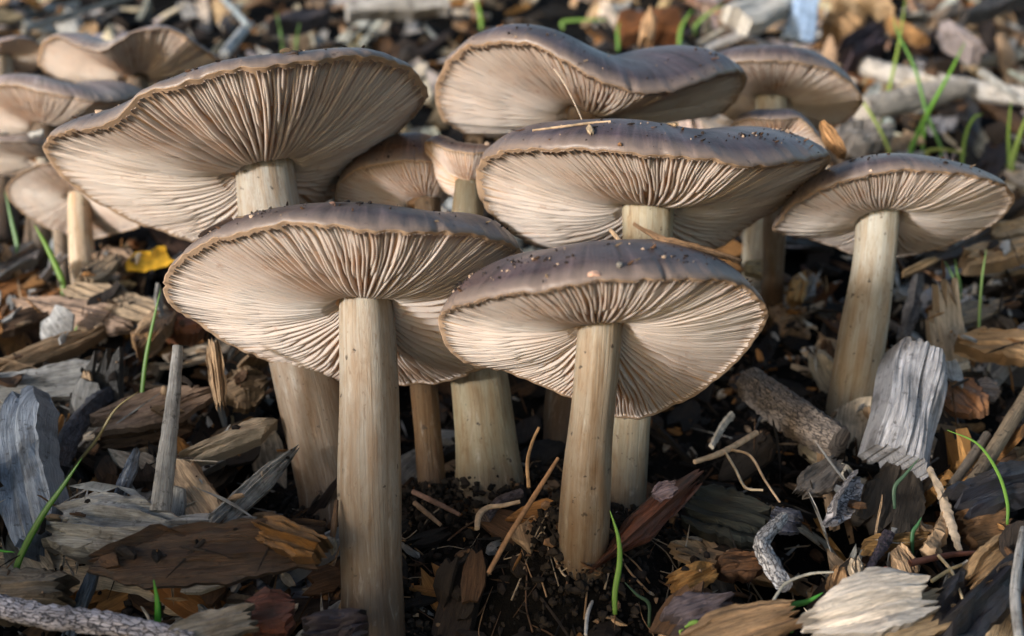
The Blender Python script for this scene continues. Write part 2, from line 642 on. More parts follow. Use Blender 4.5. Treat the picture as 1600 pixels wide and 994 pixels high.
def ground_z(x, y):
    base = GS * y - G0
    if y > 260:
        base = GS * 260 - G0 + (y - 260) * 0.27
    if y < 0:
        base = -G0 + y * 0.25
    if -120 < x < 120 and 5 < y < 200:
        base += 0.9 * mnoise.noise((x * .16, y * .16, 3.1)) + 0.5 * mnoise.noise((x * .55, y * .55, 9.2))
    # the soil lies deeper under the loose chips than round the stems
    clump = 1 / (1 + (((x + .5) / 7.0) ** 2 + ((y - 33) / 4.2) ** 2) ** 3)
    clump = max(clump, math.exp(-(((x - 11.8) / 2.2) ** 2 + ((y - 38.4) / 2.0) ** 2)))
    base -= (0.55 + 1.25 * max(0.0, min(1.0, (75 - y) / 25))) * (1 - clump)
    base += 2.7 * math.exp(-((x - 1.9) ** 2 + (y - 29.9) ** 2) / 4.5)
    base += 0.7 * math.exp(-((x + 3.7) ** 2 + (y - 29.0) ** 2) / 3.5)
    return base


ground()


# ------------------------------------------------------------------ boards added out of view behind the camera to block the low sun
def shade_boards():
    up = np.array([0, -sp, cp])             # world up in the camera-aligned frame
    a, b = np.array([-130, 4.0, SHADE_TOP]), np.array([-36, -9.5, SHADE_TOP])
    nn = nrm(np.cross(b - a, up))
    root = empty('sun_blocker', (a + b) / 2 - up * 26)
    tag(root, 'unseen weathered boards added behind the camera to shade the foreground', 'garden edging')
    for k in range(2):
        o_ = -up * (6.2 + 12.4 * k)
        V, F, uv = chip_geom(a + o_, b + o_, nn, 12.2, 4.0, 30, 7, .003, 1, 1, 0, 0, .08, wav=.1)
        link_mesh('board', V, F, [M['wood']], root, tint=np.array(T['brown']), uv=uv, sharp=30)
    for k in (.08, .36, .64, .92):
        c = a + (b - a) * k + nn * 3.6
        V, F, uv = chip_geom(c - up * 1.0, c - up * 34, nn, 5, 3, 12, 5, .01, 1, .4, 0, 0, .08, wav=.1)
        link_mesh('stake', V, F, [M['wood']], root, tint=np.array(T['tan']), uv=uv, sharp=30)


SHADE_TOP = -2.2
shade_boards()


# ------------------------------------------------------------------ mushrooms
def periodic(th, vals, q, smooth=2):
    o = np.argsort(th)
    th, vals = np.asarray(th)[o], np.asarray(vals)[o]
    tt = np.concatenate([th - 2 * math.pi, th, th + 2 * math.pi])
    vv = np.concatenate([vals] * 3)
    dense = np.linspace(0, 2 * math.pi, 720, endpoint=False)
    y = np.interp(dense, tt, vv)
    k = np.exp(-np.linspace(-2, 2, 2 * 9 + 1) ** 2)
    k /= k.sum()
    for _ in range(smooth):
        y = np.convolve(np.concatenate([y[-9:], y, y[:9]]), k, 'valid')
    return np.interp(q % (2 * math.pi), np.concatenate([dense, [2 * math.pi]]), np.concatenate([y, y[:1]]))


def mushroom(label, near, far, depth, stem_top, stem, H=0.38, ry=0.85, bulge=0.10, gh=0.044, ngill=74, split=True,
             tint=(.092, .066, .066), stem_tint=((.54, .495, .425), (.105, .06, .03)), kexp=2.6, odd=0.0, group='brown capped mushrooms in the clump', top_pow=0.7, rag=0.007, ybias=0.0):
    """near / far: pixels of the near and the far cap margin, left to right; stem: [(px,py,width px,depth), ...] downwards"""
    allp = near + far
    x0, x1 = min(p[0] for p in allp), max(p[0] for p in allp)
    cx, rx = (x0 + x1) / 2, (x1 - x0) / 2
    Rc = rx * depth / FPX                      # cap radius in cm
    th, pts = [], []
    for lst, sgn in ((near, -1), (far, 1)):
        for (px, py) in lst:
            c = max(-1, min(1, (px - cx) / rx))
            dd = depth + sgn * Rc * ry * math.sqrt(1 - c * c)
            a = math.atan2(sgn * math.sqrt(1 - c * c), c) % (2 * math.pi)
            th.append(a)
            pts.append(Pt(px, py, dd))
    pts = np.array(pts)
    NTH = 288
    q = np.linspace(0, 2 * math.pi, NTH, endpoint=False)
    th = np.array(th)
    rim = np.stack([periodic(th, pts[:, i], q) for i in range(3)], 1)
    # small crinkles of the margin
    ph = rng.random(4) * 6
    cr = sum(np.sin(q * k_ + ph[i]) * a_ for i, (k_, a_) in enumerate(((11, .5), (23, .5), (41, .45), (67, .4))))
    cen = rim.mean(0)
    n = np.linalg.svd(rim - cen)[2][2]
    if n[2] < 0:
        n = -n
    rim = rim + n[None] * (cr * rag * Rc)[:, None] + (rim - cen) * (cr * rag * 0.35)[:, None]
    for _ in range(9):
        a0, wd, am = rng.uniform(0, 2 * math.pi), rng.uniform(.008, .035), rng.uniform(.006, .026)
        dq = (q - a0 + math.pi) % (2 * math.pi) - math.pi
        rim = rim - (rim - cen) * (am * np.exp(-(dq / wd) ** 2))[:, None]
    ft = np.fft.rfft(rim, axis=0)
    ft[6:] = 0
    rim_s = np.fft.irfft(ft, NTH, axis=0)      # the broad waves only: the skin away from the margin is smooth
    O = Pt(stem_top[0], stem_top[1], depth + odd)

    def rimq(a):
        return np.stack([np.interp(a % (2 * math.pi), np.append(q, 2 * math.pi), np.append(rim[:, i], rim[0, i])) for i in range(3)], -1)

    r0 = max(0.13, stem_top[2] / 2 * depth / FPX / Rc * 0.98)

    def e_off(r):                              # gill edge below the rim cone
        return -bulge * Rc * np.sin(math.pi * np.clip(r, 0, 1) ** 0.85) ** 1.15

    def g_h(r):
        return gh * Rc * np.clip((0.982 - r) / 0.42, 0, 1) ** 1.05 * (0.75 + .25 * np.clip((r - .1) / .4, 0, 1))

    def f_off(r):
        return e_off(r) + g_h(r)

    root = empty('mushroom', Pt(stem[-1][0], stem[-1][1], stem[-1][3]))
    tag(root, label, 'mushroom', group)
    # cap: skin on top, flesh below
    rs = np.concatenate([np.linspace(1, .86, 10), np.linspace(.83, 0.02, 16)])
    lift_r = 0.6
    ring = []
    for r in rs:
        dome = (1 - r ** kexp) ** top_pow
        rr = r
        kq = min(1, max(0, (r - .86) / .14)) ** 1.5
        ring.append(O + (rim_s + (rim - rim_s) * kq - O) * rr + n * (H * Rc * dome + 0.012 * Rc * np.sin(q * 3 + 5 * r + ph[0])[:, None] * (1 - r)))
    rb = np.concatenate([np.linspace(.992, .86, 16), np.linspace(.83, 0.02, 15)])
    ringb = []
    for r in rb:
        ringb.append(O + (rim - O) * r + n * (f_off(r) + .001 * Rc))
    V = np.vstack(list(reversed(ring)) + ringb)
    nr = len(rs) + len(rb)
    F = grid_faces(nr, NTH, 0, True, True)
    midx = []
    uv = []
    for i in range(nr):
        r = (list(reversed(rs)) + list(rb))[i]
        uu = np.abs((q / (2 * math.pi) + .25) % 1 * 2 - 1)
        uv.append(np.stack([uu, np.full(NTH, r)], 1))
    for i in range(nr - 1):
        midx += [0 if i < len(rs) - 1 else 1] * NTH
    c0, c1 = len(V), len(V) + 1
    V = np.vstack([V, V[:NTH].mean(0)[None], V[-NTH:].mean(0)[None]])
    uv = np.vstack(uv + [np.array([[0, 0], [0, 0]])])
    for j in range(NTH):
        F.append((c0, j, (j + 1) % NTH))
        a = (nr - 1) * NTH
        F.append((c1, a + (j + 1) % NTH, a + j))
        midx += [0, 1]
    cap = link_mesh('cap', V, F, [M['skin'], M['flesh']], root, tint=np.array(tint), uv=uv, midx=midx)
    # gills
    specs = []
    for i in range(ngill):
        specs.append((i, r0 + 0.01))
        specs.append((i + .5, 0.44 + .12 * (rng.random() - .5)))
        specs.append((i + .25, 0.68 + .16 * (rng.random() - .5)))
        specs.append((i + .75, 0.68 + .16 * (rng.random() - .5)))
    GV, GF = [], []
    ws_ = rng.random(6) * 6
    for (k, ra) in specs:
        nseg = 13 if ra < .3 else (10 if ra < .6 else 8)
        rend = 0.979 - .022 * rng.random()
        r = np.linspace(ra, rend, nseg)
        a = 2 * math.pi * (k + .22 * (rng.random() - .5)) / ngill
        aa = a + 0.016 * np.sin(r * 6 + ws_[0] + 2 * math.sin(a + ws_[1])) + 0.004 * np.sin(r * 13 + a * 3 + ws_[2] + rng.random() * .4)
        rm = rimq(aa)
        vec = rm - O
        base = O + vec * r[:, None]
        tang = np.cross(vec / np.linalg.norm(vec, axis=1)[:, None], n)
        pitch = 2 * math.pi * r * Rc / ngill * np.where(r > .68, .25, np.where(r > .44, .5, 1))
        w = np.minimum(pitch * 0.84, 0.085 * (Rc / 5)) * (.85 + .3 * rng.random())
        full = g_h(r) * (1 - .08 * rng.random())
        # short gills and both ends run out
        ee = np.clip((r - ra) / (0.05 if ra < .3 else .16), 0, 1) ** 0.6
        h = full * ee * np.clip((rend - r) / .07, .03, 1) ** .8
        h *= 1 - .10 * (0.5 + .5 * np.sin(r * 19 + rng.random() * 6)) * rng.random()
        top = f_off(r) + .03 * Rc * np.clip((1 - r) * 9 - .12, 0, 1)
        edge = f_off(r) - h
        lean = (0.25 * w * np.sin(r * 8 + rng.random() * 6))[:, None] * tang
        tb = tang * (w * .62)[:, None]
        te = tang * (w * .46)[:, None]
        tm = tang * (w * .20)[:, None]
        v = np.stack([base + n * top[:, None] + tb, base + n * (edge + .12 * h)[:, None] + te + lean, base + n * edge[:, None] + tm * 0 + lean,
                      base + n * (edge + .12 * h)[:, None] - te + lean, base + n * top[:, None] - tb], 1).reshape(-1, 3)
        f = grid_faces(nseg, 5, 0, False)
        e0 = [(0, 1, 2, 3, 4)]
        e1 = [tuple((nseg - 1) * 5 + x for x in (4, 3, 2, 1, 0))]
        f = f + e0 + e1
        if split:
            link_mesh('gill', v, f, [M['gill']], cap)
        else:
            off = sum(len(x) for x in GV)
            GV.append(v)
            GF += [tuple(x + off for x in y) for y in f]
    if not split:
        g = link_mesh('gills', np.vstack(GV), GF, [M['gill']], cap)
        g['kind'] = 'stuff'
    # stem
    pts = [O + n * (f_off(np.array(0.1)) + .02 * Rc)] + [Pt(*stem_top[:2], depth + odd)] + [Pt(s[0], s[1], s[3]) for s in stem]
    last = pts[-1]
    pts.append(last + nrm(last - pts[-2]) * 3.0)
    rad = [stem_top[2] / 2 * depth / FPX] * 2 + [s[2] / 2 * s[3] / FPX for s in stem] + [stem[-1][2] / 2 * stem[-1][3] / FPX * 1.2]
    ns, nrr = 40, 46
    V, F, uv = tube_geom(pts, rad, ns, nrr, 1.0, 0.0, .25)
    ctr = spline(pts, nrr).repeat(ns, 0)
    ang = np.tile(np.linspace(0, 2 * math.pi, ns, endpoint=False), nrr)
    tl = np.linspace(0, 1, nrr).repeat(ns)
    p4 = rng.random(5) * 6
    mod = 1 + .022 * np.sin(3 * ang + p4[0] + tl * 2) + .016 * np.sin(7 * ang + p4[1]) + .012 * np.sin(17 * ang + p4[2] + tl * 3) + .04 * np.sin(tl * 8 + p4[3]) + .02 * np.sin(tl * 21 + p4[4])
    V[:-2] = ctr + (V[:-2] - ctr) * mod[:, None]
    kk = np.concatenate([tl, [0, 1]])[:, None] ** 0.85
    tc = np.array(stem_tint[0])[None] * (1 - kk) + np.array(stem_tint[1])[None] * kk  # browner foot by nature; the darkening also stands in for shade low down
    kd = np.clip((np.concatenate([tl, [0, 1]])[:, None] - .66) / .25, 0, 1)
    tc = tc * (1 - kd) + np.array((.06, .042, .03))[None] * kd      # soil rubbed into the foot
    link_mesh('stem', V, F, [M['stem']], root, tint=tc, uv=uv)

    def top_at(a, r):
        rm = np.array([np.interp(a % (2 * math.pi), q, rim_s[:, i]) for i in range(3)])
        return O + (rm - O) * r + n * (H * Rc * (1 - r ** kexp) ** top_pow), n
    b3 = Pt(stem[-1][0], stem[-1][1], stem[-1][3])
    return dict(root=root, top=top_at, O=O, n=n, R=Rc, base=b3, rad=stem[-1][2] / 2 * stem[-1][3] / FPX)


CAPS = {}
CAPS['A'] = mushroom(
    'large front mushroom with the thickest pale stem reaching the bottom edge',
    [(253, 445), (262, 418), (284, 401), (307, 386), (337, 370), (400, 358), (438, 347), (500, 347), (538, 353), (576, 361), (652, 360), (702, 362), (752, 368), (797, 379), (824, 402)],
    [(256, 462), (270, 482), (302, 502), (352, 536), (400, 559), (428, 569), (475, 586), (526, 600), (626, 602), (677, 601), (727, 591), (765, 573), (795, 530), (820, 450)],
    30.5, (572, 470, 80), [(577, 600, 90, 30.2), (577, 760, 97, 29.6), (580, 880, 101, 29.2), (583, 985, 100, 28.8)], H=0.40, bulge=.10)
CAPS['B'] = mushroom(
    'front mushroom with its tilted cap hanging low at the right over curved gills',
    [(684, 492), (700, 482), (727, 473), (760, 466), (800, 458), (850, 452), (888, 446), (951, 436), (1026, 436), (1089, 437), (1114, 434), (1152, 442), (1182, 459), (1198, 478)],
    [(685, 510), (697, 545), (730, 570), (800, 584), (863, 611), (896, 625), (930, 643), (961, 653), (1001, 656), (1026, 648), (1089, 618), (1152, 568), (1188, 523), (1202, 494)],
    27.6, (938, 503, 66), [(930, 600, 70, 28.0), (918, 720, 76, 28.7), (911, 840, 80, 29.4), (908, 900, 80, 29.8)], H=0.46, bulge=.09,
    stem_tint=((.50, .44, .35), (.085, .046, .022)))
CAPS['C'] = mushroom(
    'broad middle mushroom with a grey lilac cap just behind the two front caps',
    [(743, 272), (752, 248), (775, 238), (800, 234), (850, 231), (888, 231), (976, 237), (1077, 245), (1127, 251), (1165, 259), (1200, 260), (1240, 254), (1280, 247), (1298, 243)],
    [(745, 300), (756, 325), (790, 360), (830, 385), (900, 400), (1000, 408), (1080, 402), (1127, 388), (1165, 358), (1225, 322), (1258, 300), (1284, 272), (1300, 250)],
    35.5, (1012, 318, 78), [(1010, 420, 74, 35.2), (1000, 540, 68, 34.6), (985, 660, 64, 34), (976, 790, 66, 33.4)], H=0.37, bulge=.10,
    tint=(.085, .064, .072), stem_tint=((.5, .45, .34), (.3, .28, .22)))
CAPS['L'] = mushroom(
    'very broad mushroom at the upper left with a wavy margin sloping down to the left',
    [(66, 228), (75, 214), (121, 201), (141, 200), (171, 193), (201, 166), (226, 142), (277, 132), (340, 110), (400, 106), (425, 100), (500, 92), (576, 85), (614, 93), (652, 114), (669, 140)],
    [(69, 238), (80, 257), (101, 281), (143, 314), (201, 344), (252, 364), (290, 378), (380, 390), (460, 360), (530, 300), (575, 250), (614, 215), (652, 178), (671, 152)],
    36, (415, 266, 92), [(424, 340, 94, 36), (446, 450, 96, 35.6), (476, 580, 98, 35), (512, 740, 102, 34), (522, 830, 100, 33.3)], H=0.30, bulge=.09,
    tint=(.10, .077, .076), stem_tint=((.50, .49, .46), (.17, .1, .045)))
CAPS['D'] = mushroom(
    'top middle mushroom whose shiny grey cap margin dips in one deep wave',
    [(679, 142), (684, 121), (697, 95), (727, 72), (765, 65), (800, 64), (838, 70), (875, 88), (913, 112), (951, 132), (989, 143), (1014, 146), (1052, 143), (1089, 133), (1114, 121), (1137, 114), (1165, 113)],
    [(681, 165), (692, 190), (720, 207), (790, 217), (860, 220), (950, 205), (1051, 190), (1102, 183), (1130, 177), (1147, 163), (1162, 141), (1168, 124)],
    42, (920, 178, 70), [(915, 330, 70, 41), (900, 500, 60, 39), (880, 630, 56, 38), (874, 700, 54, 37.4)], H=0.34, bulge=.06,
    tint=(.08, .064, .074), stem_tint=((.10, .075, .055), (.13, .08, .04)))  # stem darkened to paint in the shade under the cap
CAPS['E'] = mushroom(
    'separate mushroom at the right standing on one long slanting stem',
    [(1206, 357), (1230, 325), (1268, 301), (1306, 287), (1341, 275), (1401, 265), (1426, 264), (1489, 269), (1540, 278), (1572, 290), (1587, 306)],
    [(1208, 362), (1240, 370), (1275, 377), (1306, 388), (1333, 400), (1406, 403), (1452, 394), (1527, 368), (1565, 343), (1585, 318)],
    38, (1372, 328, 64), [(1364, 420, 68, 38), (1348, 520, 70, 38), (1330, 620, 70, 38.1), (1322, 690, 70, 38.2)], H=0.36, bulge=.10,
    tint=(.095, .073, .072), stem_tint=((.58, .57, .51), (.24, .2, .145)))
CAPS['F'] = mushroom(
    'upper right mushroom whose rounded cap pokes out behind the shiny wavy cap',
    [(1085, 118), (1100, 104), (1130, 97), (1160, 95), (1200, 94), (1250, 97), (1300, 110), (1331, 130), (1347, 152)],
    [(1090, 140), (1110, 170), (1150, 190), (1200, 203), (1270, 206), (1316, 195), (1336, 179), (1350, 160)],
    48, (1205, 155, 50), [(1200, 280, 46, 48.4), (1185, 360, 42, 49), (1176, 440, 40, 49)], H=0.50, bulge=.07, split=True, ngill=56,
    tint=(.10, .077, .076), stem_tint=((.6, .56, .48), (.6, .56, .46)))
CAPS['G'] = mushroom(
    'little mushroom squeezed in behind the right side of the grey lilac cap',
    [(1138, 200), (1150, 190), (1170, 185), (1200, 186), (1225, 187), (1248, 183), (1268, 200), (1290, 228)],
    [(1142, 215), (1170, 238), (1210, 250), (1250, 250), (1280, 245), (1292, 236)],
    43, (1215, 217, 34), [(1212, 320, 34, 43.5), (1208, 420, 34, 45)], H=0.5, bulge=.08, split=False, ngill=30, tint=(.10, .085, .09))
CAPS['M'] = mushroom(
    'small mushroom with an orange brown cap tucked under the broad left cap',
    [(522, 312), (526, 288), (551, 266), (576, 258), (626, 250), (664, 250), (700, 262)],
    [(525, 322), (560, 338), (620, 346), (670, 340), (700, 310), (712, 280)],
    39, (668, 318, 40), [(668, 430, 42, 38), (660, 560, 44, 36.6), (668, 680, 44, 35.2), (676, 780, 46, 34.4)], H=1.1, bulge=.10, split=True, ngill=40,
    tint=(.15, .075, .04), stem_tint=((.10, .075, .05), (.17, .10, .045)))  # dark stem tint stands in for shade beneath the cap
CAPS['N'] = mushroom(
    'small mushroom with a rusty cap on a stout stem with a torn base',
    [(663, 222), (672, 222), (690, 229), (706, 235), (740, 239), (770, 236), (796, 242)],
    [(664, 240), (673, 272), (696, 302), (735, 320), (775, 312), (798, 262)],
    37.5, (732, 292, 40), [(730, 400, 60, 37), (740, 520, 84, 36.3), (752, 620, 92, 35.6), (762, 720, 98, 35), (766, 775, 104, 34.6)], H=0.85, bulge=.15, split=True, ngill=40,
    tint=(.15, .085, .06), stem_tint=((.14, .12, .08), (.40, .35, .24)))  # upper stem coloured dark as if shaded by the cap
FARG = 'pale mushrooms of the rear clump at the left'
CAPS['H2'] = mushroom(
    'rear mushroom at the top left with a double humped margin',
    [(58, 92), (65, 66), (88, 55), (113, 68), (141, 79), (161, 80), (181, 68), (206, 51), (239, 45), (269, 46), (294, 60), (345, 94)],
    [(60, 104), (78, 118), (100, 126), (176, 133), (226, 126), (302, 114), (346, 98)],
    55, (215, 124, 30), [(212, 200, 44, 55), (205, 300, 44, 54.5)], H=0.26, stem_tint=((.12, .09, .07), (.2, .15, .1)), bulge=.05, split=False, group=FARG, tint=(.33, .29, .27), rag=.006)  # stem tint carries the shade below this cap
CAPS['H1'] = mushroom(
    'rear mushroom cut off by the left edge at the top',
    [(-70, 95), (-40, 75), (0, 66), (25, 60), (50, 62), (66, 74)],
    [(-70, 105), (-30, 118), (20, 120), (55, 112), (68, 90)],
    57, (0, 92, 40), [(2, 200, 44, 56), (4, 300, 44, 55)], H=0.30, bulge=.05, split=False, group=FARG, tint=(.33, .29, .27), rag=.006)
CAPS['H3'] = mushroom(
    'rear mushroom at the left with a broad pale grey top below the double humped one',
    [(-60, 160), (-30, 142), (0, 133), (25, 131), (50, 140), (75, 146), (101, 149), (146, 160), (190, 158), (230, 146)],
    [(-58, 180), (-20, 203), (30, 214), (80, 204), (140, 186), (200, 168), (232, 152)],
    51, (70, 200, 34), [(68, 260, 44, 51), (64, 340, 44, 51)], H=0.38, stem_tint=((.12, .09, .07), (.2, .15, .1)), bulge=.05, split=False, group=FARG, tint=(.33, .29, .27), rag=.006)  # stem tinted dark in place of the cap's shade
CAPS['H4'] = mushroom(
    'rear mushroom half hidden at the left edge under the broad pale grey cap',
    [(-70, 240), (-30, 226), (0, 222), (40, 222), (63, 225), (80, 236)],
    [(-68, 250), (-20, 275), (20, 276), (60, 262), (82, 244)],
    49.5, (70, 250, 26), [(92, 350, 22, 50), (100, 440, 20, 50)], H=0.40, bulge=.05, split=False, group=FARG, tint=(.33, .28, .25), rag=.006)
CAPS['H5'] = mushroom(
    'tan rear mushroom at the left with a slim pale stem beneath the broad cap',
    [(8, 296), (15, 283), (33, 269), (58, 257), (85, 254), (120, 262), (160, 285), (195, 320), (218, 350)],
    [(13, 312), (38, 336), (75, 358), (106, 369), (151, 374), (219, 356)],
    47.5, (124, 305, 34), [(126, 370, 36, 47.8), (131, 435, 38, 48)], H=0.22, bulge=.06, split=False, group=FARG, tint=(.44, .35, .28), stem_tint=((.66, .56, .44), (.66, .52, .38)), rag=.006)


def cap_hit(key, px, py):
    """the point of a cap's skin seen at a pixel"""
    c = CAPS[key]
    best = None
    for a in np.linspace(math.pi * .9, math.pi * 2.1, 140):
        for r in np.linspace(.35, .995, 34):
            p, n = c['top'](a, r)
            e = math.hypot(CX + FPX * p[0] / p[1] - px, CY - FPX * p[2] / p[1] - py) + p[1] * .4
            if best is None or e < best[0]:
                best = (e, p, n)
    return best[1], best[2]


# ------------------------------------------------------------------ pieces of wood that the picture shows one by one
# left side
hero_chip('large curved blue grey driftwood piece standing at the left edge', (62, 868), (38, 612), 92, 1.1, 'blue', lift=1.4, face=.9, roll=-20, t0=.75, t1=.45, cup=-.25, bend=.35, d=(29.6, 33.5), rough=.1, jag=.1)
hero_chip('inner brown half of the driftwood at the left edge', (12, 850), (8, 640), 60, .8, 'brown', face=.8, roll=20, d=(30.2, 34), t1=.6, rough=.1)
hero_chip('flat pale grey chip with a pointed tip above the dark bark twig', (-10, 612), (198, 578), 52, .5, 'grey', lift=1.6, face=.5, roll=12, t0=1.1, t1=.35, bend=-.15, jag=.05)
hero_chip('long tan split chip sloping down to the left edge', (-12, 586), (166, 516), 36, .6, 'tan', 'clean', lift=1.6, face=.4, t0=1.1, t1=.45)
stick('dark knobbly bark twig leaning below the pale grey chip', [(92, 735), (115, 672), (150, 630), (188, 600)], [13, 14, 12, 9], (.085, .09, .115), lift=1.4, bump=.4, name='bark_twig')
hero_chip('flat tan chip with a ragged left end behind the upright grey stick', (142, 668), (338, 612), 50, .35, 'pinkish', lift=1.9, face=.45, roll=-8, t0=.55, t1=.35, jag=.2)
hero_chip('thin brown chip tucked under the flat tan chip', (150, 690), (300, 668), 34, .3, 'brown', lift=1.2, face=.4, t0=.6, t1=.5)
stick('pale grey broken stick standing upright at the left', [(250, 800), (262, 700), (272, 610), (278, 541)], [17, 14, 11, 8], (.44, .42, .40), 'wood', d=[29.6, 30.2, 30.8, 31.2], bump=.1, name='upright_stick', cat='stick')
hero_chip('cream splinter with a dark underside right of the upright grey stick', (284, 724), (436, 660), 30, .55, 'cream', 'clean', lift=2.2, face=.35, t0=.7, t1=.25, jag=.25)
hero_chip('rugged grey lump of weathered wood at the lower left', (80, 820), (300, 836), 88, 1.5, 'grey', lift=1.9, face=.55, roll=6, t0=.75, t1=.35, cup=-.3, bend=.3, rough=.16, jag=.1, nu=22, nv=15)
hero_chip('long dark bark slab lying on edge left of the thick front stem', (138, 885), (512, 856), 84, .35, (.10, .052, .028), 'wet', lift=2.4, face=.9, roll=-14, t0=.25, t1=.8, bend=.25, cup=.15, rough=.09, jag=.08, nu=24, nv=13)
hero_chip('sandy grey block in the bottom left corner', (-20, 930), (112, 925), 72, 1.2, (.34, .27, .2), lift=1.5, face=.5, roll=8, cup=-.3, rough=.12)
stick('lilac grey twig with cracked bark along the bottom left edge', [(-30, 940), (60, 962), (150, 972), (250, 990), (300, 1004)], [16, 17, 17, 15, 13], (.66, .61, .66), lift=2.6, bump=.3, name='bark_twig', ns=16, nr=44)
hero_chip('thin grey slat standing behind the rugged grey lump', (186, 778), (216, 702), 20, .2, 'blue', face=.9, lift=1.0, d=(31.5, 32.5), t1=.4)
hero_chip('thin grey slat poking out under the lower left bark twig', (106, 1000), (150, 884), 22, .2, (.26, .29, .34), face=.9, d=(28.6, 29.6), t1=.7)
hero_chip('grey tapering splinter leaning right, left of the front stems', (326, 832), (466, 700), 34, .45, 'grey', face=.6, roll=18, lift=2.4, t0=.9, t1=.2, jag=.1)
hero_chip('tan and orange chunk leaning against the upright grey stick', (272, 728), (344, 826), 52, .7, (.5, .36, .24), 'clean', face=.8, lift=2.0, t0=.5, t1=.9)
hero_chip('glossy red brown bark piece at the bottom beside the dark slab', (384, 962), (462, 948), 60, .5, 'red', 'wet', face=.6, lift=2.0, cup=-.2, rough=.08)
hero_chip('pale flat chip at the bottom edge left of the red brown bark', (262, 1000), (402, 964), 46, .4, (.45, .38, .31), face=.5, lift=2.6, t0=.5)
hero_chip('dark purple bark lump at the foot of the thick front stem', (470, 985), (575, 968), 40, .8, (.06, .05, .07), 'wet', face=.5, lift=2.0, rough=.14, cup=-.3)
hero_chip('amber brown chunk beside the foot of the leaning stem', (405, 828), (510, 862), 40, .7, (.24, .12, .04), 'wet', face=.5, lift=2.9, rough=.12)
hero_chip('tan leaf shaped chip under the slim rear stem', (22, 470), (210, 508), 44, .35, 'pinkish', lift=1.6, face=.35, roll=10, t0=.25, t1=.35, cup=-.15)
hero_chip('long pale tan chip left of the front left cap', (104, 448), (262, 500), 40, .4, (.52, .38, .25), 'clean', lift=1.8, face=.35, t0=.4)
hero_chip('pale square ended chip beside the slim rear stem', (128, 442), (184, 405), 34, .5, (.55, .4, .26), 'clean', lift=1.8, face=.5, jag=.05)
hero_chip('small brown cube of wood between the slim rear stem and the yellow leaf', (160, 398), (206, 416), 30, .8, (.4, .27, .18), lift=1.6, face=.4, jag=.03)
hero_chip('bright yellow dead leaf with an orange rim left of the front left cap', (198, 424), (266, 404), 36, .07, (.95, .52, .04), 'leaf', lift=1.5, face=.8, roll=-10, t0=.3, t1=.8, cup=.3, name='yellow_leaf', cat='leaf', group='dead leaves on the mulch', jag=.02, rough=.015)
hero_chip('orange brown wedge with a pale face below the front left cap', (214, 552), (262, 488), 44, .8, (.46, .27, .13), 'wet', lift=2.0, face=.6, t0=.5)
hero_chip('rust red chunk of wood just below the front left cap', (258, 520), (318, 498), 48, .9, (.30, .10, .03), 'wet', lift=1.5, face=.5)
hero_chip('tan chip standing on end under the front left cap', (345, 640), (332, 530), 24, .4, 'tan', face=.9, d=(33.4, 34.6), roll=15)
hero_chip('crumbling tan chunk beneath the front left cap', (352, 618), (416, 600), 56, .8, (.38, .26, .16), face=.7, lift=1.7, rough=.16)
hero_chip('small white flake sitting on the rear clump', (44, 212), (68, 206), 10, .2, 'white', 'clean', d=(45, 45), face=.5, nu=8, nv=5)
hero_chip('long brown chip below the slim rear stem at the left edge', (-10, 520), (90, 482), 30, .4, 'brown', lift=1.5, face=.3)
# centre
stick('slender brown twig leaning against the dark gap right of the front stem', [(763, 896), (795, 838), (835, 775), (872, 716)], [4, 4.5, 4.5, 3], (.30, .17, .09), 'fibre', d=[28.6, 29, 29.6, 30.2], name='twig', cat='twig', bump=.15)
stick('bent brown rootlet rising between the stout stem and the front right stem', [(826, 762), (824, 722), (832, 690), (842, 668)], [3, 3, 2.5, 2], (.33, .2, .1), 'fibre', d=[30, 30.4, 30.8, 31], name='twig', cat='twig')
stick('pale curled rootlet before the torn stem base', [(745, 826), (748, 806), (762, 793), (785, 790), (812, 784)], [4, 5, 4, 3.5, 3], (.45, .34, .24), 'fibre', lift=1.4, name='rootlet', cat='root')
stick('short dull brown twig in the gap right of the thick front stem', [(645, 768), (680, 785), (718, 804)], [4, 4.5, 3], (.2, .12, .09), 'fibre', lift=1.3, name='twig', cat='twig')
stick('lower dull brown twig in the gap right of the thick front stem', [(648, 786), (668, 803), (688, 820)], [4, 4, 3], (.26, .17, .11), 'fibre', lift=1.3, name='twig', cat='twig')
stick('grey purple twig end behind the pale curled rootlet', [(758, 812), (780, 784), (815, 770)], [8, 8, 7], (.16, .13, .14), 'bark', lift=1.0, name='twig', cat='twig')
stick('thin vertical bark strip hugging the thick front stem', [(516, 858), (522, 820), (526, 782)], [4, 5, 3], (.2, .1, .04), 'wet', d=[28.3, 28.6, 29], name='bark_strip', cat='bark')
hero_chip('long red brown bark strip slanting beside the front right stem', (922, 892), (1092, 742), 46, .5, (.15, .055, .03), 'wet', d=(28.6, 31.5), face=.7, roll=12, t0=.25, t1=.75, rough=.13, jag=.15, nu=20)
hero_chip('purple sheened bark scrap on the red brown strip', (1018, 774), (1058, 760), 26, .25, (.2, .15, .17), 'wet', d=(29.3, 29.3), face=.8, t0=.3)
hero_chip('pale lilac bark shell at the bottom right of the dark gap', (1042, 972), (1146, 930), 50, .5, (.22, .17, .18), 'wood', lift=2.0, face=.6, roll=-10, t0=.9, t1=.3, cup=-.35)
hero_chip('orange rim of rotten wood behind the pale lilac bark shell', (1050, 918), (1112, 890), 40, .6, (.42, .22, .07), 'clean', lift=1.6, face=.8, roll=0)
hero_chip('dark mossy slab lying deep in shade right of the front right stem', (1072, 790), (1205, 826), 70, .5, (.035, .04, .035), lift=.9, face=.4, rough=.1)
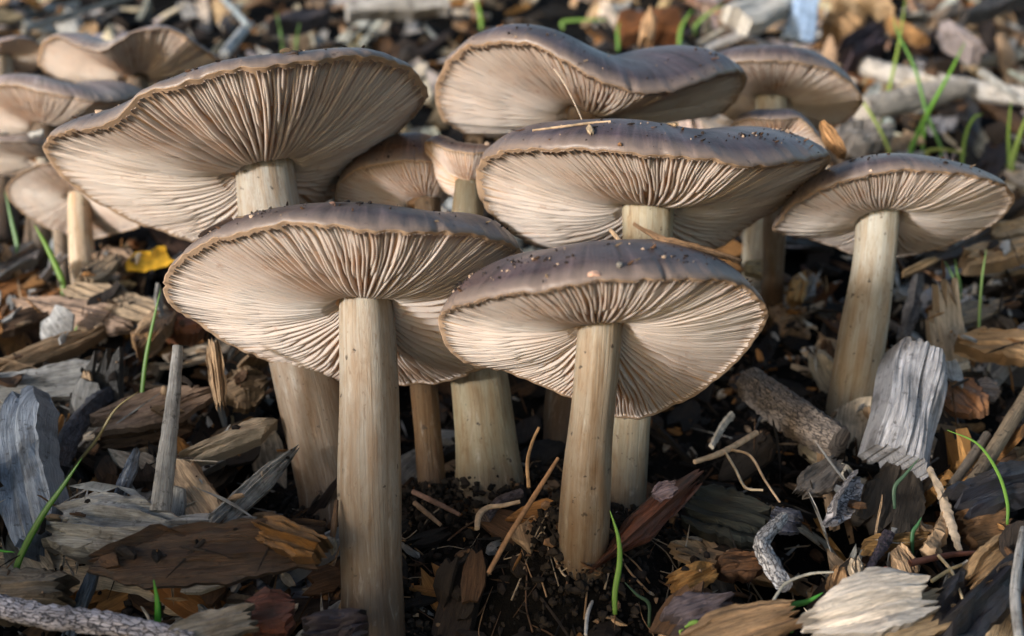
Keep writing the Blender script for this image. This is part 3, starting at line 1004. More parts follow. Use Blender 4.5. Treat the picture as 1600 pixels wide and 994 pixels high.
hero_chip('brown bark stub under the grey forked wood', (1120, 888), (1192, 882), 36, .6, (.16, .075, .035), lift=1.5, face=.5, rough=.12)
stick('thin tan twig crossing the rootlets right of the clump', [(1085, 722), (1130, 706), (1182, 676)], [4, 5, 5], (.5, .36, .24), 'fibre', lift=1.8, name='twig', cat='twig')
stick('fine pale rootlet dropping from the tan twig', [(1132, 704), (1150, 735), (1165, 762), (1192, 766)], [2, 2, 2, 2], (.5, .4, .28), 'fibre', lift=1.8, name='rootlet', cat='root')
stick('fine brown rootlet arching right of the tan twig', [(1140, 702), (1172, 712), (1195, 750), (1218, 784)], [2.4, 2.2, 2, 1.8], (.42, .3, .2), 'fibre', lift=1.8, name='rootlet', cat='root')
stick('whitish frayed rootlet hanging above the tan twig', [(1112, 698), (1128, 668), (1144, 648)], [4, 5, 5], (.5, .44, .36), 'fibre', lift=1.5, name='rootlet', cat='root', bump=.5)
stick('thin white rootlet at the bottom of the dark gap', [(915, 992), (918, 960), (926, 938)], [2.5, 3, 2.5], (.5, .48, .46), 'fibre', lift=.8, name='rootlet', cat='root')
hero_chip('tiny cream chip in the dark soil by the grass blade', (982, 848), (1000, 858), 14, .2, (.5, .38, .25), 'clean', lift=1.0, face=.6, nu=8, nv=5)
hero_chip('wedge of orange lit rotten wood in the dark hollow behind the clump', (1240, 478), (1252, 428), 24, .4, (.62, .34, .11), 'clean', lift=1.5, face=.9, t1=.4)  # the orange light is put into the wood's colour
hero_chip('pale torn stump of wood behind the right edge of the front right cap', (1162, 420), (1210, 424), 22, .6, (.5, .44, .3), 'clean', lift=1.4, face=.6)
# right side
hero_chip('thick silver grey split block with deep grain at the right', (1400, 722), (1434, 556), 90, 1.5, (.43, .43, .46), 'wood', d=(33.2, 35.6), face=.95, roll=8, t0=1.0, t1=.93, jag=.035, rough=.045, nu=26, nv=25, cup=-.12, skew=-.05, wav=.08)
hero_chip('dark rotten slab standing below the silver grey block', (1382, 840), (1410, 730), 92, .5, (.07, .055, .042), 'wood', d=(31.6, 33.6), face=.9, rough=.08, t0=1)
stick('short bark covered log lying right of the front right cap', [(1172, 598), (1215, 632), (1262, 664), (1312, 692)], [26, 30, 31, 26], (.30, .25, .215), 'bark', lift=1.6, bump=.16, ns=20, nr=34, name='bark_log', cat='log')
hero_chip('orange brown chip leaning on the right side of the silver grey block', (1476, 600), (1532, 648), 64, .4, (.33, .16, .075), 'wet', lift=1.7, face=.8, t0=.7, t1=.6, jag=.05)
hero_chip('cream sliver behind the top right corner of the silver grey block', (1470, 582), (1514, 570), 14, .25, 'cream', 'clean', lift=1.9, face=.5, nu=10, nv=5)
hero_chip('long tan chip with a dark underside at the right edge', (1492, 536), (1622, 544), 44, .7, (.47, .3, .16), 'clean', lift=1.9, face=.35, t0=.3, t1=1)
hero_chip('grey pink flake right of the orange brown chip', (1515, 612), (1560, 610), 34, .3, (.3, .24, .21), lift=1.4, face=.6)
stick('long tan stick slanting up to the right edge', [(1510, 768), (1540, 722), (1572, 672), (1612, 606)], [11, 11.5, 11.5, 11], (.42, .31, .2), 'wood', lift=2.2, bump=.1, name='stick')
stick('duller stick lying beside the long tan stick', [(1486, 762), (1515, 720), (1542, 680)], [8, 8, 7], (.32, .26, .2), 'wood', lift=1.8, bump=.1)
hero_chip('blue black charred chunk near the right edge', (1484, 792), (1612, 748), 46, .9, (.035, .038, .055), 'wet', lift=2.0, face=.35, rough=.16, nu=20)
hero_chip('warm brown wedge under the blue black chunk', (1498, 832), (1575, 810), 62, .6, (.26, .135, .06), lift=1.5, face=.6, t0=.8, t1=.5)
hero_chip('large cream white split chip at the lower right', (1248, 976), (1462, 925), 70, .45, (.82, .72, .62), 'clean', lift=3.0, face=.5, roll=-6, t0=.45, t1=.6, jag=.14, rough=.07, nu=22, nv=13, bend=.2)
hero_chip('tan chip wedged below the large cream white chip', (1290, 1010), (1490, 950), 60, .5, (.5, .36, .22), 'clean', lift=2.2, face=.5)
stick('red brown twig lying across the large cream white chip', [(1376, 990), (1377, 950), (1381, 915), (1385, 888)], [4.5, 6, 5.5, 5.5], (.17, .06, .04), 'fibre', d=[26.6, 26.8, 27.0, 27.3], name='twig', cat='twig')
hero_chip('long tan chip at the bottom edge left of the cream white chip', (1058, 1010), (1250, 955), 52, .5, (.42, .26, .14), 'clean', lift=2.4, face=.5, t0=.4, jag=.1)
hero_chip('fibrous light brown chip slanting up at the lower right edge', (1512, 915), (1614, 826), 44, .5, (.45, .28, .14), 'clean', lift=2.6, face=.5, t0=.35)
hero_chip('blackened log piece in the bottom right corner', (1458, 1002), (1580, 884), 66, 1.2, (.03, .03, .04), 'wet', lift=2.0, face=.4, rough=.18, nu=20)
stick('smooth white stick standing at the bottom right edge', [(1593, 1000), (1586, 930), (1592, 870), (1599, 826)], [8, 8, 7, 5], (.6, .58, .56), 'wood', lift=3.2, name='stick', bump=.06)
stick('slim red brown twig lying level above the cream white chip', [(1422, 880), (1480, 868), (1546, 862)], [6, 5, 3.5], (.12, .05, .035), 'fibre', lift=2.2, name='twig', cat='twig')
stick('knotty purple black twig pointing up behind the cream white chip', [(1356, 888), (1374, 860), (1386, 836)], [6, 8, 10], (.06, .045, .06), 'bark', lift=2.0, name='twig', cat='twig', bump=.4)
hero_chip('upright tan stub behind the cream white chip', (1424, 905), (1402, 858), 34, .4, (.4, .26, .15), 'clean', d=(28.4, 29.2), face=.9, t1=.35)
hero_chip('short orange tan stub with a broken top at the left of the cream white chip', (1304, 930), (1312, 888), 28, .35, (.5, .29, .14), 'clean', d=(28, 28.6), face=.9)
hero_chip('jagged cream stub left of the red brown twig', (1340, 905), (1334, 872), 20, .3, 'cream', 'clean', d=(28, 28.4), face=.9, jag=.2)
hero_chip('yellow brown bark roll behind the red brown level twig', (1345, 856), (1452, 842), 20, .4, (.3, .17, .06), lift=1.6, face=.4)
hero_chip('grey brown flake between the bark log and the silver grey block', (1246, 776), (1312, 722), 42, .25, (.27, .23, .2), lift=1.8, face=.6, t0=.35, t1=.6)
hero_chip('curled bark with a white edge below the bark log', (1286, 822), (1332, 742), 34, .2, (.42, .40, .42), 'bark', lift=1.8, face=.7, cup=.4, roll=30, t0=.4)
stick('grey white forked piece of dead wood at the lower right', [(1226, 916), (1204, 880), (1190, 848), (1216, 818), (1226, 806)], [12, 14, 12, 9, 7], (.5, .49, .5), 'bark', lift=2.2, bump=.25, name='forked_wood', cat='dead wood')
hero_chip('blue black bark scrap behind the forked dead wood', (1204, 806), (1252, 822), 40, .3, (.05, .055, .085), 'wet', lift=1.6, face=.8)
stick('frayed straw stalk hanging down right of the dark rotten slab', [(1452, 732), (1470, 770), (1484, 815), (1500, 862)], [4, 6, 8, 4], (.42, .33, .24), 'fibre', lift=2.0, bump=.6, name='straw_stalk', cat='straw')
stick('thick frayed straw leaning against the straw stalk', [(1450, 865), (1470, 830), (1482, 790)], [14, 12, 7], (.33, .22, .13), 'fibre', lift=1.8, bump=.5, name='straw_stalk', cat='straw')
stick('thin pale straw crossing the level red brown twig', [(1466, 868), (1488, 895), (1504, 936)], [2.5, 2.5, 2], (.55, .43, .27), 'fibre', lift=2.5, name='straw', cat='straw')
stick('bent yellow straw at the lower right', [(1456, 908), (1490, 888), (1524, 878)], [3, 3, 2.5], (.5, .38, .2), 'fibre', lift=2.5, name='straw', cat='straw')
stick('pale bowed grass stalk left of the cream white chip', [(1206, 942), (1228, 912), (1265, 897), (1302, 894)], [2.2, 2.4, 2.2, 1.6], (.4, .37, .3), 'fibre', lift=2.6, name='straw', cat='straw')
hero_chip('dark board under the right hand cap', (1415, 420), (1548, 362), 40, .8, (.06, .04, .032), 'wet', lift=2.5, face=.6, t0=.3)
hero_chip('tan splinter edge along the dark board under the right hand cap', (1408, 430), (1470, 402), 10, .25, (.5, .32, .16), 'clean', lift=3.0, face=.6, nu=10, nv=5)
hero_chip('thick pale tan chunk right of the dark board', (1500, 412), (1612, 392), 30, .9, (.58, .4, .24), 'clean', lift=2.4, face=.3, t0=.6)
hero_chip('bright tan slab at the right edge behind the right hand cap', (1545, 368), (1620, 356), 22, .6, (.62, .46, .3), 'clean', lift=2.6, face=.4)
hero_chip('lilac grey cracked stick piece below the dark board', (1440, 468), (1494, 452), 18, .5, (.34, .34, .38), lift=1.8, face=.5, nu=10, nv=7)
hero_chip('reddish tan chip beside the lilac grey stick piece', (1450, 492), (1490, 466), 18, .35, (.42, .22, .1), lift=2.0, face=.5, nu=10, nv=7)
hero_chip('curved grey tan flake below the dark board', (1462, 500), (1568, 470), 30, .3, (.36, .29, .22), lift=1.8, face=.4, cup=-.15)
stick('gnarled grey root standing right of the slanting stem', [(1410, 530), (1424, 490), (1430, 460), (1434, 432)], [8, 10, 9, 7], (.33, .29, .27), 'bark', lift=1.4, bump=.4, name='root', cat='root')
# top right and background
stick('long white weathered branch across the upper right', [(1322, 92), (1380, 112), (1440, 126), (1505, 138), (1605, 152)], [13, 15, 16, 17, 14], (.66, .62, .58), 'wood', lift=2.2, bump=.12, ns=16, name='branch', cat='branch')
stick('shorter white branch crossing beneath the long one at the upper right', [(1345, 172), (1400, 160), (1450, 148), (1500, 138)], [20, 21, 21, 16], (.70, .62, .54), 'wood', lift=2.6, bump=.12, ns=16, name='branch', cat='branch')
stick('thin white stick lying across the end of the long white branch', [(1534, 112), (1570, 138), (1610, 164)], [6, 6, 6], (.6, .58, .54), 'wood', lift=5.5, name='stick')
hero_chip('crumbly white wood lump right of the rounded upper right cap', (1318, 222), (1388, 208), 44, 1.2, (.5, .44, .4), lift=2.2, face=.4, rough=.25)
hero_chip('orange splinter with dark specks beside the little squeezed cap', (1282, 192), (1318, 244), 22, .4, (.56, .3, .13), 'wood', d=(39, 38), face=.8, t0=.3, t1=.7, jag=.04)
hero_chip('dark purple chunk of rotten wood at the top right', (1318, 88), (1384, 58), 36, 2.2, (.07, .05, .062), lift=3.0, face=.5, rough=.3)
hero_chip('thick tan log piece at the top right', (1300, 6), (1398, 30), 22, 3.0, (.55, .38, .22), 'clean', lift=3.5, face=.4, rough=.15)
hero_chip('short brown round of wood behind the rounded upper right cap', (1284, 42), (1344, 50), 32, 2.2, (.4, .25, .13), 'clean', lift=3.0, face=.4, rough=.15)
hero_chip('pale tan chip leaning at the top right', (1456, 36), (1502, 12), 18, 1.2, (.6, .45, .33), 'clean', lift=3.5, face=.6)
hero_chip('lilac grey log end at the top right', (1472, 50), (1528, 88), 22, 1.8, (.42, .36, .36), lift=3.2, face=.5)
hero_chip('orange brown chip lying behind the crossing grass blades', (1384, 34), (1440, 66), 24, 1.0, (.46, .25, .1), 'clean', lift=3.0, face=.5)
hero_chip('dark grey stick at the top right corner', (1500, 30), (1600, -6), 18, 1.5, (.14, .13, .13), lift=4, face=.4)
hero_chip('pale blue painted stake standing behind the upper right cap', (1246, 66), (1266, -40), 42, 1.2, (.30, .42, .62), 'leaf', d=(80, 80), face=1, t0=1, t1=.8, jag=.02, name='blue_stake', cat='stake', group=None, rough=.03)
hero_chip('white board corner at the top edge left of the blue stake', (1150, 34), (1262, -6), 40, 1.5, 'white', 'clean', lift=5, face=.5, t0=1, t1=1, jag=.03)
hero_chip('pale tan post stub before the rust red box shaped chunk', (1008, 72), (1016, 16), 22, 1.0, (.58, .36, .2), 'clean', d=(66, 67), face=1, t0=1, t1=.25)
hero_chip('rust red box shaped chunk behind the shiny wavy cap', (966, 46), (1058, 42), 40, 2.5, (.22, .085, .03), lift=3.5, face=.7, jag=.02, t0=1, t1=1)
hero_chip('pale stone grey board with dark slots along the top edge', (540, 16), (700, 8), 26, 2.0, (.58, .56, .54), lift=4, face=.8, jag=.02, t0=1, t1=1, rough=.03)
stick('long pale grey stick sloping across the top left', [(36, 48), (100, 26), (160, 8), (215, -8)], [5, 5, 4.5, 4], (.48, .46, .42), 'wood', lift=5, name='stick')
stick('bluish white forked twig at the top left', [(350, 84), (368, 62), (385, 42), (392, 38)], [8, 8, 7, 5], (.62, .66, .7), 'wood', lift=4.5, name='twig', cat='twig')
stick('bluish thin twig leaning into the top left fork', [(388, 40), (368, 18), (340, -12)], [5, 5, 5], (.42, .5, .56), 'wood', lift=5.5, name='twig', cat='twig')
hero_chip('dark plank end behind the broad left cap', (420, 44), (510, 26), 22, 1.5, (.13, .11, .12), lift=4, face=.5)

# ------------------------------------------------------------------ grass blades
GB = (.13, .27, .04)
GY_ = (.32, .46, .07)
for lab, px, w, c, lf in (
    ('green grass blade rising before the orange wedge left of the front cap', [(222, 616), (228, 560), (240, 500), (251, 452)], 8, GB, 1.8),
    ('dark green grass blade slanting past the driftwood at the left edge', [(28, 880), (62, 812), (98, 760), (128, 716)], 13, (.10, .24, .04), 2.0),
    ('olive dry stalk crossing behind the dark knobbly twig', [(108, 742), (150, 688), (180, 640), (216, 612)], 6, (.3, .24, .1), 1.6),
    ('short bright green blade at the bottom left', [(246, 984), (246, 944), (240, 906)], 13, (.08, .34, .03), 2.2),
    ('green blade bending over beside the slim rear stem', [(98, 442), (84, 408), (68, 376), (54, 352)], 11, (.2, .36, .04), 1.5),
    ('pale blurred blade at the far left edge', [(26, 380), (18, 345), (8, 300)], 8, (.2, .36, .14), 1.2),
    ('tiny blade between the chips left of the rust red chunk', [(112, 530), (117, 518), (121, 508)], 7, GB, 1.6),
    ('tiny lying blade at the left edge of the lower left', [(-4, 864), (10, 862), (24, 863)], 5, (.1, .42, .04), 2.0),
    ('bright green blade in the dark gap beside the front right stem', [(961, 924), (968, 880), (966, 840), (953, 798)], 11, (.2, .38, .07), 1.4),
    ('teal blade lying in the dark gap', [(1014, 944), (996, 930), (976, 910)], 7, (.04, .08, .045), 1.2),
    ('curled bright green blade at the bottom edge', [(1092, 976), (1080, 974), (1064, 984), (1062, 992)], 9, (.22, .38, .08), 2.0),
    ('green blade arching over at the right of the orange brown chip', [(1574, 786), (1560, 740), (1528, 694), (1480, 672)], 7, (.18, .36, .06), 2.2),
    ('teal blade below the silver grey block', [(1398, 762), (1414, 742), (1436, 716)], 8, (.07, .13, .08), 2.4),
    ('dark green blade beside the dark rotten slab', [(1426, 834), (1434, 820), (1440, 808)], 8, (.05, .15, .06), 2.0),
    ('green folded blade under the pale bowed stalk', [(1236, 950), (1262, 940), (1286, 926)], 12, (.07, .28, .05), 2.2),
    ('yellow green blade bowing in front of the rounded upper right cap', [(1388, 232), (1368, 190), (1335, 145), (1278, 108)], 7, (.42, .5, .12), 2.0),
    ('tall yellow green blade running out of the top edge', [(1378, 182), (1392, 128), (1406, 60), (1416, -12)], 7, (.3, .42, .09), 1.5),
    ('green blade bent back at the top right', [(1470, 230), (1448, 176), (1430, 108), (1402, 50), (1396, 26)], 7, (.17, .36, .08), 1.5),
    ('bright green blade crossing to the upper right', [(1424, 232), (1450, 176), (1482, 118), (1508, 66)], 9, (.18, .4, .05), 2.0),
    ('short green blade between the crossing blades', [(1442, 222), (1444, 205), (1446, 190)], 7, (.18, .36, .05), 1.5),
    ('hooked short blade right of the crossing blades', [(1504, 244), (1510, 208), (1522, 184), (1536, 178)], 7, (.24, .38, .06), 2.0),
    ('upright blade near the right edge', [(1577, 248), (1576, 205), (1580, 158)], 7, (.24, .38, .05), 2.0),
    ('wide blade at the right edge', [(1582, 250), (1594, 210), (1606, 175)], 11, (.28, .38, .08), 2.0),
    ('yellow blade lying flat behind the right hand cap', [(1450, 236), (1480, 234), (1512, 242)], 7, (.38, .42, .1), 2.2),
    ('blurred blade behind the broad left cap, left of a pair', [(442, 78), (438, 50), (432, 20)], 6, (.2, .36, .1), 3.0),
    ('blurred blade behind the broad left cap, right of a pair', [(462, 80), (464, 58), (468, 36)], 6, (.2, .36, .1), 3.0),
    ('blurred blade at the top edge above the gap between the caps', [(752, 34), (748, 14), (742, -10)], 8, (.22, .4, .06), 3.5),
    ('short blurred blade before the rust red box shaped chunk', [(966, 66), (965, 50), (968, 34)], 7, (.16, .36, .06), 3.5),
    ('blurred blade right of the rust red box shaped chunk', [(1062, 60), (1066, 40), (1082, 14)], 8, (.2, .4, .08), 3.5),
    ('slanting blurred blade left of the white board corner', [(1086, 42), (1104, 24), (1130, 6)], 7, (.24, .42, .1), 3.5),
    ('lying blurred blade behind the middle of the shiny wavy cap', [(880, 34), (915, 31), (950, 31)], 7, (.24, .42, .1), 3.5),
    ('pale green blade under the right hand cap', [(1500, 446), (1495, 424), (1492, 404)], 6, (.24, .42, .12), 1.6),
    ('second pale green blade under the right hand cap', [(1496, 450), (1486, 426), (1476, 408)], 6, (.24, .4, .16), 1.6),
    ('pale green stalk right of the curved grey tan flake', [(1530, 500), (1534, 440), (1541, 390)], 6, (.3, .46, .16), 1.8),
):
    blade(lab, px, w, c, lf)

# bits that lie on the caps
def on_cap(key, label, a, b, w, th, col, mat='wood', name='wood_scrap', off=.06):
    (pa, n), (pb, _) = cap_hit(key, *a), cap_hit(key, *b)
    V, F, uv = chip_geom(pa + n * off, pb + n * off, nrm(n + np.array([0, -.8, 0])), w * pa[1] / FPX, th, 9, 5, .12, .6, .6, .03, 0, .02)
    o = link_mesh(name, V, F, [M[mat]], tint=np.array(col), uv=uv, sharp=40)
    tag(o, label, 'wood scrap', 'scraps lying on the mushroom caps')


on_cap('A', 'dark bark sliver on the left margin of the front left cap', (308, 374), (368, 343), 9, .09, (.10, .06, .045))
on_cap('A', 'brown splinter on top of the front left cap', (494, 331), (524, 325), 8, .09, (.17, .1, .08))
on_cap('A', 'orange crumb of wood on top of the front left cap', (530, 325), (545, 331), 7, .08, (.42, .22, .09))
on_cap('B', 'folded pinkish scrap at the front margin of the front right cap', (922, 436), (938, 428), 12, .06, (.6, .36, .26), 'leaf')
on_cap('B', 'pale speck of wood above the margin of the front right cap', (968, 426), (972, 416), 9, .08, (.55, .5, .44))
on_cap('C', 'small cream scrap on the grey lilac cap', (918, 200), (926, 214), 11, .08, (.62, .46, .3), 'clean')
on_cap('C', 'tan flake on top of the grey lilac cap', (1048, 192), (1058, 200), 12, .07, (.6, .42, .25), 'clean')
on_cap('C', 'rusty fleck near the front margin of the grey lilac cap', (968, 228), (975, 232), 8, .06, (.5, .24, .1), 'clean')
on_cap('D', 'curved white flake near the right end of the shiny wavy cap', (1120, 90), (1134, 114), 8, .06, (.62, .57, .5), 'clean')
on_cap('D', 'brown crumb at the left of the shiny wavy cap', (830, 50), (840, 55), 9, .1, (.42, .26, .17))
on_cap('L', 'dark crumbs of bark on the broad left cap', (446, 86), (466, 88), 8, .12, (.06, .045, .04))
on_cap('L', 'tan scrap on the broad left cap', (436, 84), (456, 80), 7, .1, (.5, .34, .2), 'clean')
on_cap('E', 'black crumb on the right of the right hand cap', (1568, 272), (1576, 278), 9, .14, (.03, .025, .022))
pB, nB = cap_hit('B', 1075, 392)
stick('rough dark twig lying along the back of the front right cap', [(1156, 408), (1110, 393), (1060, 380), (1030, 372), (990, 350)], [4, 5, 7, 5, 2.5], (.30, .18, .1), 'wood', d=[pB[1] + .9, pB[1] + .5, pB[1] + .4, pB[1] + .6, pB[1] + 1.2], name='twig', cat='twig', bump=.5, group='scraps lying on the mushroom caps')
stick('short stub of straw behind the front right cap', [(970, 378), (960, 366), (953, 358)], [3, 4, 3], (.4, .28, .18), 'fibre', d=[pB[1] + 1.2] * 3, name='twig', cat='twig', group='scraps lying on the mushroom caps')
pC, nC = cap_hit('C', 880, 205)
stick('pale straw lying across the top of the grey lilac cap', [(832, 204), (880, 198), (920, 193), (954, 190)], [1.6, 2, 2.2, 1.6], (.62, .44, .28), 'fibre', d=[pC[1] - .1, pC[1], pC[1] + .2, pC[1] + .3], name='straw', cat='straw', group='scraps lying on the mushroom caps')
stick('fine hair like rootlet hanging before the gills of the shiny wavy cap', [(866, 108), (880, 128), (892, 150), (904, 175), (916, 204)], [.9] * 5, (.6, .48, .36), 'fibre', d=[36, 35.4, 34.6, 33.8, 32.6], name='rootlet', cat='root', group='scraps lying on the mushroom caps')

# ------------------------------------------------------------------ the loose mulch
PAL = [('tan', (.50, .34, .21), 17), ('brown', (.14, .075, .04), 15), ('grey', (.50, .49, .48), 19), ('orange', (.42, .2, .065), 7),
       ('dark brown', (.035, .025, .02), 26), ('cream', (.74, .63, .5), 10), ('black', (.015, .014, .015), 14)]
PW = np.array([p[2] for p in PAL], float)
LM = [('the thick front stem', 580, 940), ('the silver grey block', 1412, 640), ('the bark covered log', 1240, 645), ('the upright grey stick', 265, 670),
      ('the long dark bark slab', 330, 885), ('the cream white chip', 1360, 945), ('the slanting right stem', 1330, 560), ('the slim rear stem', 128, 405),
      ('the yellow leaf', 235, 412), ('the long white branch', 1450, 128), ('the lower left bark twig', 130, 975), ('the broad left cap', 400, 60),
      ('the shiny wavy cap', 900, 40), ('the right hand cap', 1450, 240), ('the blue stake', 1255, 40), ('the driftwood piece', 45, 740),
      ('the rugged grey lump', 190, 820), ('the pale grey chip', 100, 600), ('the blue black chunk', 1550, 770), ('the forked dead wood', 1200, 865),
      ('the red brown bark strip', 1010, 815), ('the dark board', 1480, 390), ('the double humped cap', 200, 40), ('the long tan stick', 1560, 690),
      ('the lilac bark shell', 1090, 950), ('the cream splinter', 360, 690), ('the dark rotten slab', 1395, 800), ('the rust red chunk', 290, 505)]


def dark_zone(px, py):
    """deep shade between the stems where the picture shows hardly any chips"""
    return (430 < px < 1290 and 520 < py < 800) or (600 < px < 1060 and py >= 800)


chips = []
srng = np.random.default_rng(11)
for zone, cnt in (((24, 62), 1800), ((62, 150), 2700)):
    k = 0
    while k < cnt:
        y = math.sqrt(srng.uniform(zone[0] ** 2, zone[1] ** 2))
        x = srng.uniform(-.95, .95) * y
        k += 1
        lift = srng.random() ** 1.3 * (1.0 if y < 62 else 2.2)
        z = GS * y - G0 + (srng.uniform(-1.5, .75) if y < 62 else ground_z(x, y) - GS * y + G0 + .3 + lift)
        px, py = CX + FPX * x / y, CY - FPX * z / y
        dz = dark_zone(px, py)
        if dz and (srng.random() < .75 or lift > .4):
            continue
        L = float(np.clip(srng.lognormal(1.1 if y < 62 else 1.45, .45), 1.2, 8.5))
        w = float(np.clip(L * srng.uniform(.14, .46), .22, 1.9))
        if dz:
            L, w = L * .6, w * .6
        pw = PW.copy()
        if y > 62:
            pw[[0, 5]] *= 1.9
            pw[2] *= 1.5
            pw[[4, 6]] *= .7  # paler far mix puts the background sunlight into the chip colours
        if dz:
            pw = np.array([1.5, 10, 1, 2, 42, 0, 50.])  # darker mix paints the shade between the stems into the chips
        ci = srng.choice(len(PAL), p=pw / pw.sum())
        az = srng.uniform(0, 2 * math.pi)
        n = nrm(NG + srng.normal(0, .5 if y < 62 else .35, 3) + np.array([0, -.15, 0]))
        e1 = nrm(np.cross(n, [math.sin(az), math.cos(az), .2]))
        c = np.array([x, y, z])
        chips.append(dict(c=c, ax=e1, n=n, L=L, w=w, th=float(np.clip(w * srng.uniform(.14, .36), .08, .5)), ci=ci, px=px, py=py,
                          size=L * FPX / y * (0.2 if not (-40 < px < 1640 and -20 < py < 1010) else 1) * (.5 if dz else 1)))
chips.sort(key=lambda c: -c['size'])
NIND = 235
used = {}


def chip_mesh(c, nu, nv):
    a = c['c'] - c['ax'] * c['L'] / 2
    b = c['c'] + c['ax'] * c['L'] / 2
    return chip_geom(a, b, c['n'], c['w'], c['th'], nu, nv, srng.uniform(.06, .3), srng.uniform(.35, 1), srng.uniform(.25, 1),
                     srng.normal(0, .05) * c['L'] * .5, srng.normal(0, .08) * c['w'], .05, srng.normal(0, .06), r=srng)


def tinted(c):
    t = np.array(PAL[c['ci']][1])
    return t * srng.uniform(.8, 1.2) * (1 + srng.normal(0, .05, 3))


for c in chips[:NIND]:
    V, F, uv = chip_mesh(c, 14, 9)
    settle(V, F)
    colname = PAL[c['ci']][0]
    ratio = c['w'] / c['L']
    form = 'splinter' if ratio < .24 else ('wood chip' if ratio < .4 else 'wood flake')
    nm = {'splinter': 'wood_splinter', 'wood chip': 'wood_chip', 'wood flake': 'wood_flake'}[form]
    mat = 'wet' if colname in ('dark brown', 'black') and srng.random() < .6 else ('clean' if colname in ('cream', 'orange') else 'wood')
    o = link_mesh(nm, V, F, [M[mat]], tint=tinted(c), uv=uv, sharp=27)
    lm = min(LM, key=lambda l: math.hypot(l[1] - c['px'], (l[2] - c['py']) * 1.3))
    dx, dy = c['px'] - lm[1], c['py'] - lm[2]
    far_ = '' if math.hypot(dx, dy) < 90 else ('well ' if math.hypot(dx, dy) > 170 else '')
    rel = ('right of' if dx > 0 else 'left of') if abs(dx) > abs(dy) else ('before' if dy > 0 else 'behind')
    size = 'long' if c['L'] > 5 else ('medium' if c['L'] > 3.4 else 'short')
    direc = c['ax'][0] / max(.05, math.hypot(c['ax'][0], c['ax'][2]))
    pose = 'lying crosswise' if abs(direc) > .85 else ('seen end-on' if abs(direc) < .4 else 'lying slantwise')
    lab = f'{size} {colname} {form} {pose} {far_}{rel} {lm[0]}'
    used.setdefault(lab, []).append((c['px'], o))

for lab, lst in used.items():
    lst.sort(key=lambda e: e[0])
    ends = {1: [''], 2: [', left one', ', right one'], 3: [', leftmost', ', middle one', ', rightmost']}.get(len(lst), [''] * len(lst))
    for (px, o), e in zip(lst, ends):
        tag(o, lab + e, 'wood chip', 'loose wood chips of the mulch')

SV, SF, SU, ST = [], [], [], []
off = 0
for c in chips[NIND:]:
    V, F, uv = chip_mesh(c, 6, 4)
    settle(V, F)
    SV.append(V)
    SU.append(uv)
    ST.append(np.repeat(tinted(c)[None], len(V), 0))
    SF += [tuple(i + off for i in f) for f in F]
    off += len(V)
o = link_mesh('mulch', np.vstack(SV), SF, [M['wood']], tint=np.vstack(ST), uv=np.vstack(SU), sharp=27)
tag(o, 'smaller and farther wood chips covering the bank', 'mulch', None, 'stuff')

# fine litter: dropped on whatever lies there
from mathutils.bvhtree import BVHTree
BV = BVHTree.FromPolygons(np.vstack(SURF_V).tolist(), SURF_F)


HV = BVHTree.FromPolygons(np.vstack(HERO_V).tolist(), HERO_F)


def drop(x, y):
    """the point and normal of the litter surface under (x, y), else of the soil"""
    z = GS * y - G0
    h, n, i, d = BV.ray_cast(Vector((x, y, z)) + Vector(NG) * 3.2, Vector(-NG), 5.6)
    zs = ground_z(x, y)
    hh, hn, hi, hd = HV.ray_cast(Vector((x, y, z)) + Vector(NG) * 3.2, Vector(-NG), 5.6)
    if hh is not None and srng.random() < .3 and (h is None or hd < d):
        h, n = hh, hn
    if h is None or h.z < zs - .1 + GS * (h.y - y):
        return np.array([x, y, zs]), NG, False
    n = np.array(n)
    if n @ NG < 0:
        n = -n
    return np.array(h), n, True


SV, SF, SU, ST = [], [], [], []
off = 0
for k in range(6800):
    far = srng.random() < .3
    y = math.sqrt(srng.uniform(28 ** 2, 50 ** 2)) if not far else math.sqrt(srng.uniform(50 ** 2, 95 ** 2))
    x = srng.uniform(-.52, .52) * y
    p, nn, hit = drop(x, y)
    px, py = CX + FPX * p[0] / p[1], CY - FPX * p[2] / p[1]
    dz = dark_zone(px, py)
    kind = srng.random()
    L = srng.uniform(.2, .9) if kind < .5 else srng.uniform(.8, 2.8)
    w = L * srng.uniform(.15, .6) if kind < .6 else srng.uniform(.03, .10)
    if far:
        L, w = L * 1.6, w * 1.5
    n = nrm(nn + srng.normal(0, .28 if kind < .6 else .12, 3))
    az = srng.uniform(0, 2 * math.pi)
    ax = nrm(np.cross(n, [math.sin(az), math.cos(az), .2]))
    c = p + nn * (w * .25 + .02)
    V, F, uv = chip_geom(c - ax * L / 2, c + ax * L / 2, n, w, min(w * .5, .16), 4, 3, .25, .6, .4, srng.normal(0, .06) * L, 0, .015, r=srng)
    t = np.array(PAL[srng.choice(len(PAL), p=np.array([.2, .2, .17, .1, .17, .1, .06]) if not dz else np.array([.05, .25, .03, .05, .34, .01, .27]))][1]) * srng.uniform(.7, 1.2)  # shreds between the stems get darker colours in place of shade
    SV.append(V)
    SU.append(uv)
    ST.append(np.repeat(t[None], len(V), 0))
    SF += [tuple(i + off for i in f) for f in F]
    off += len(V)
o = link_mesh('shreds', np.vstack(SV), SF, [M['wood']], tint=np.vstack(ST), uv=np.vstack(SU), smooth=False)
tag(o, 'fine shreds of wood and bark lying over the chips', 'wood shreds', None, 'stuff')

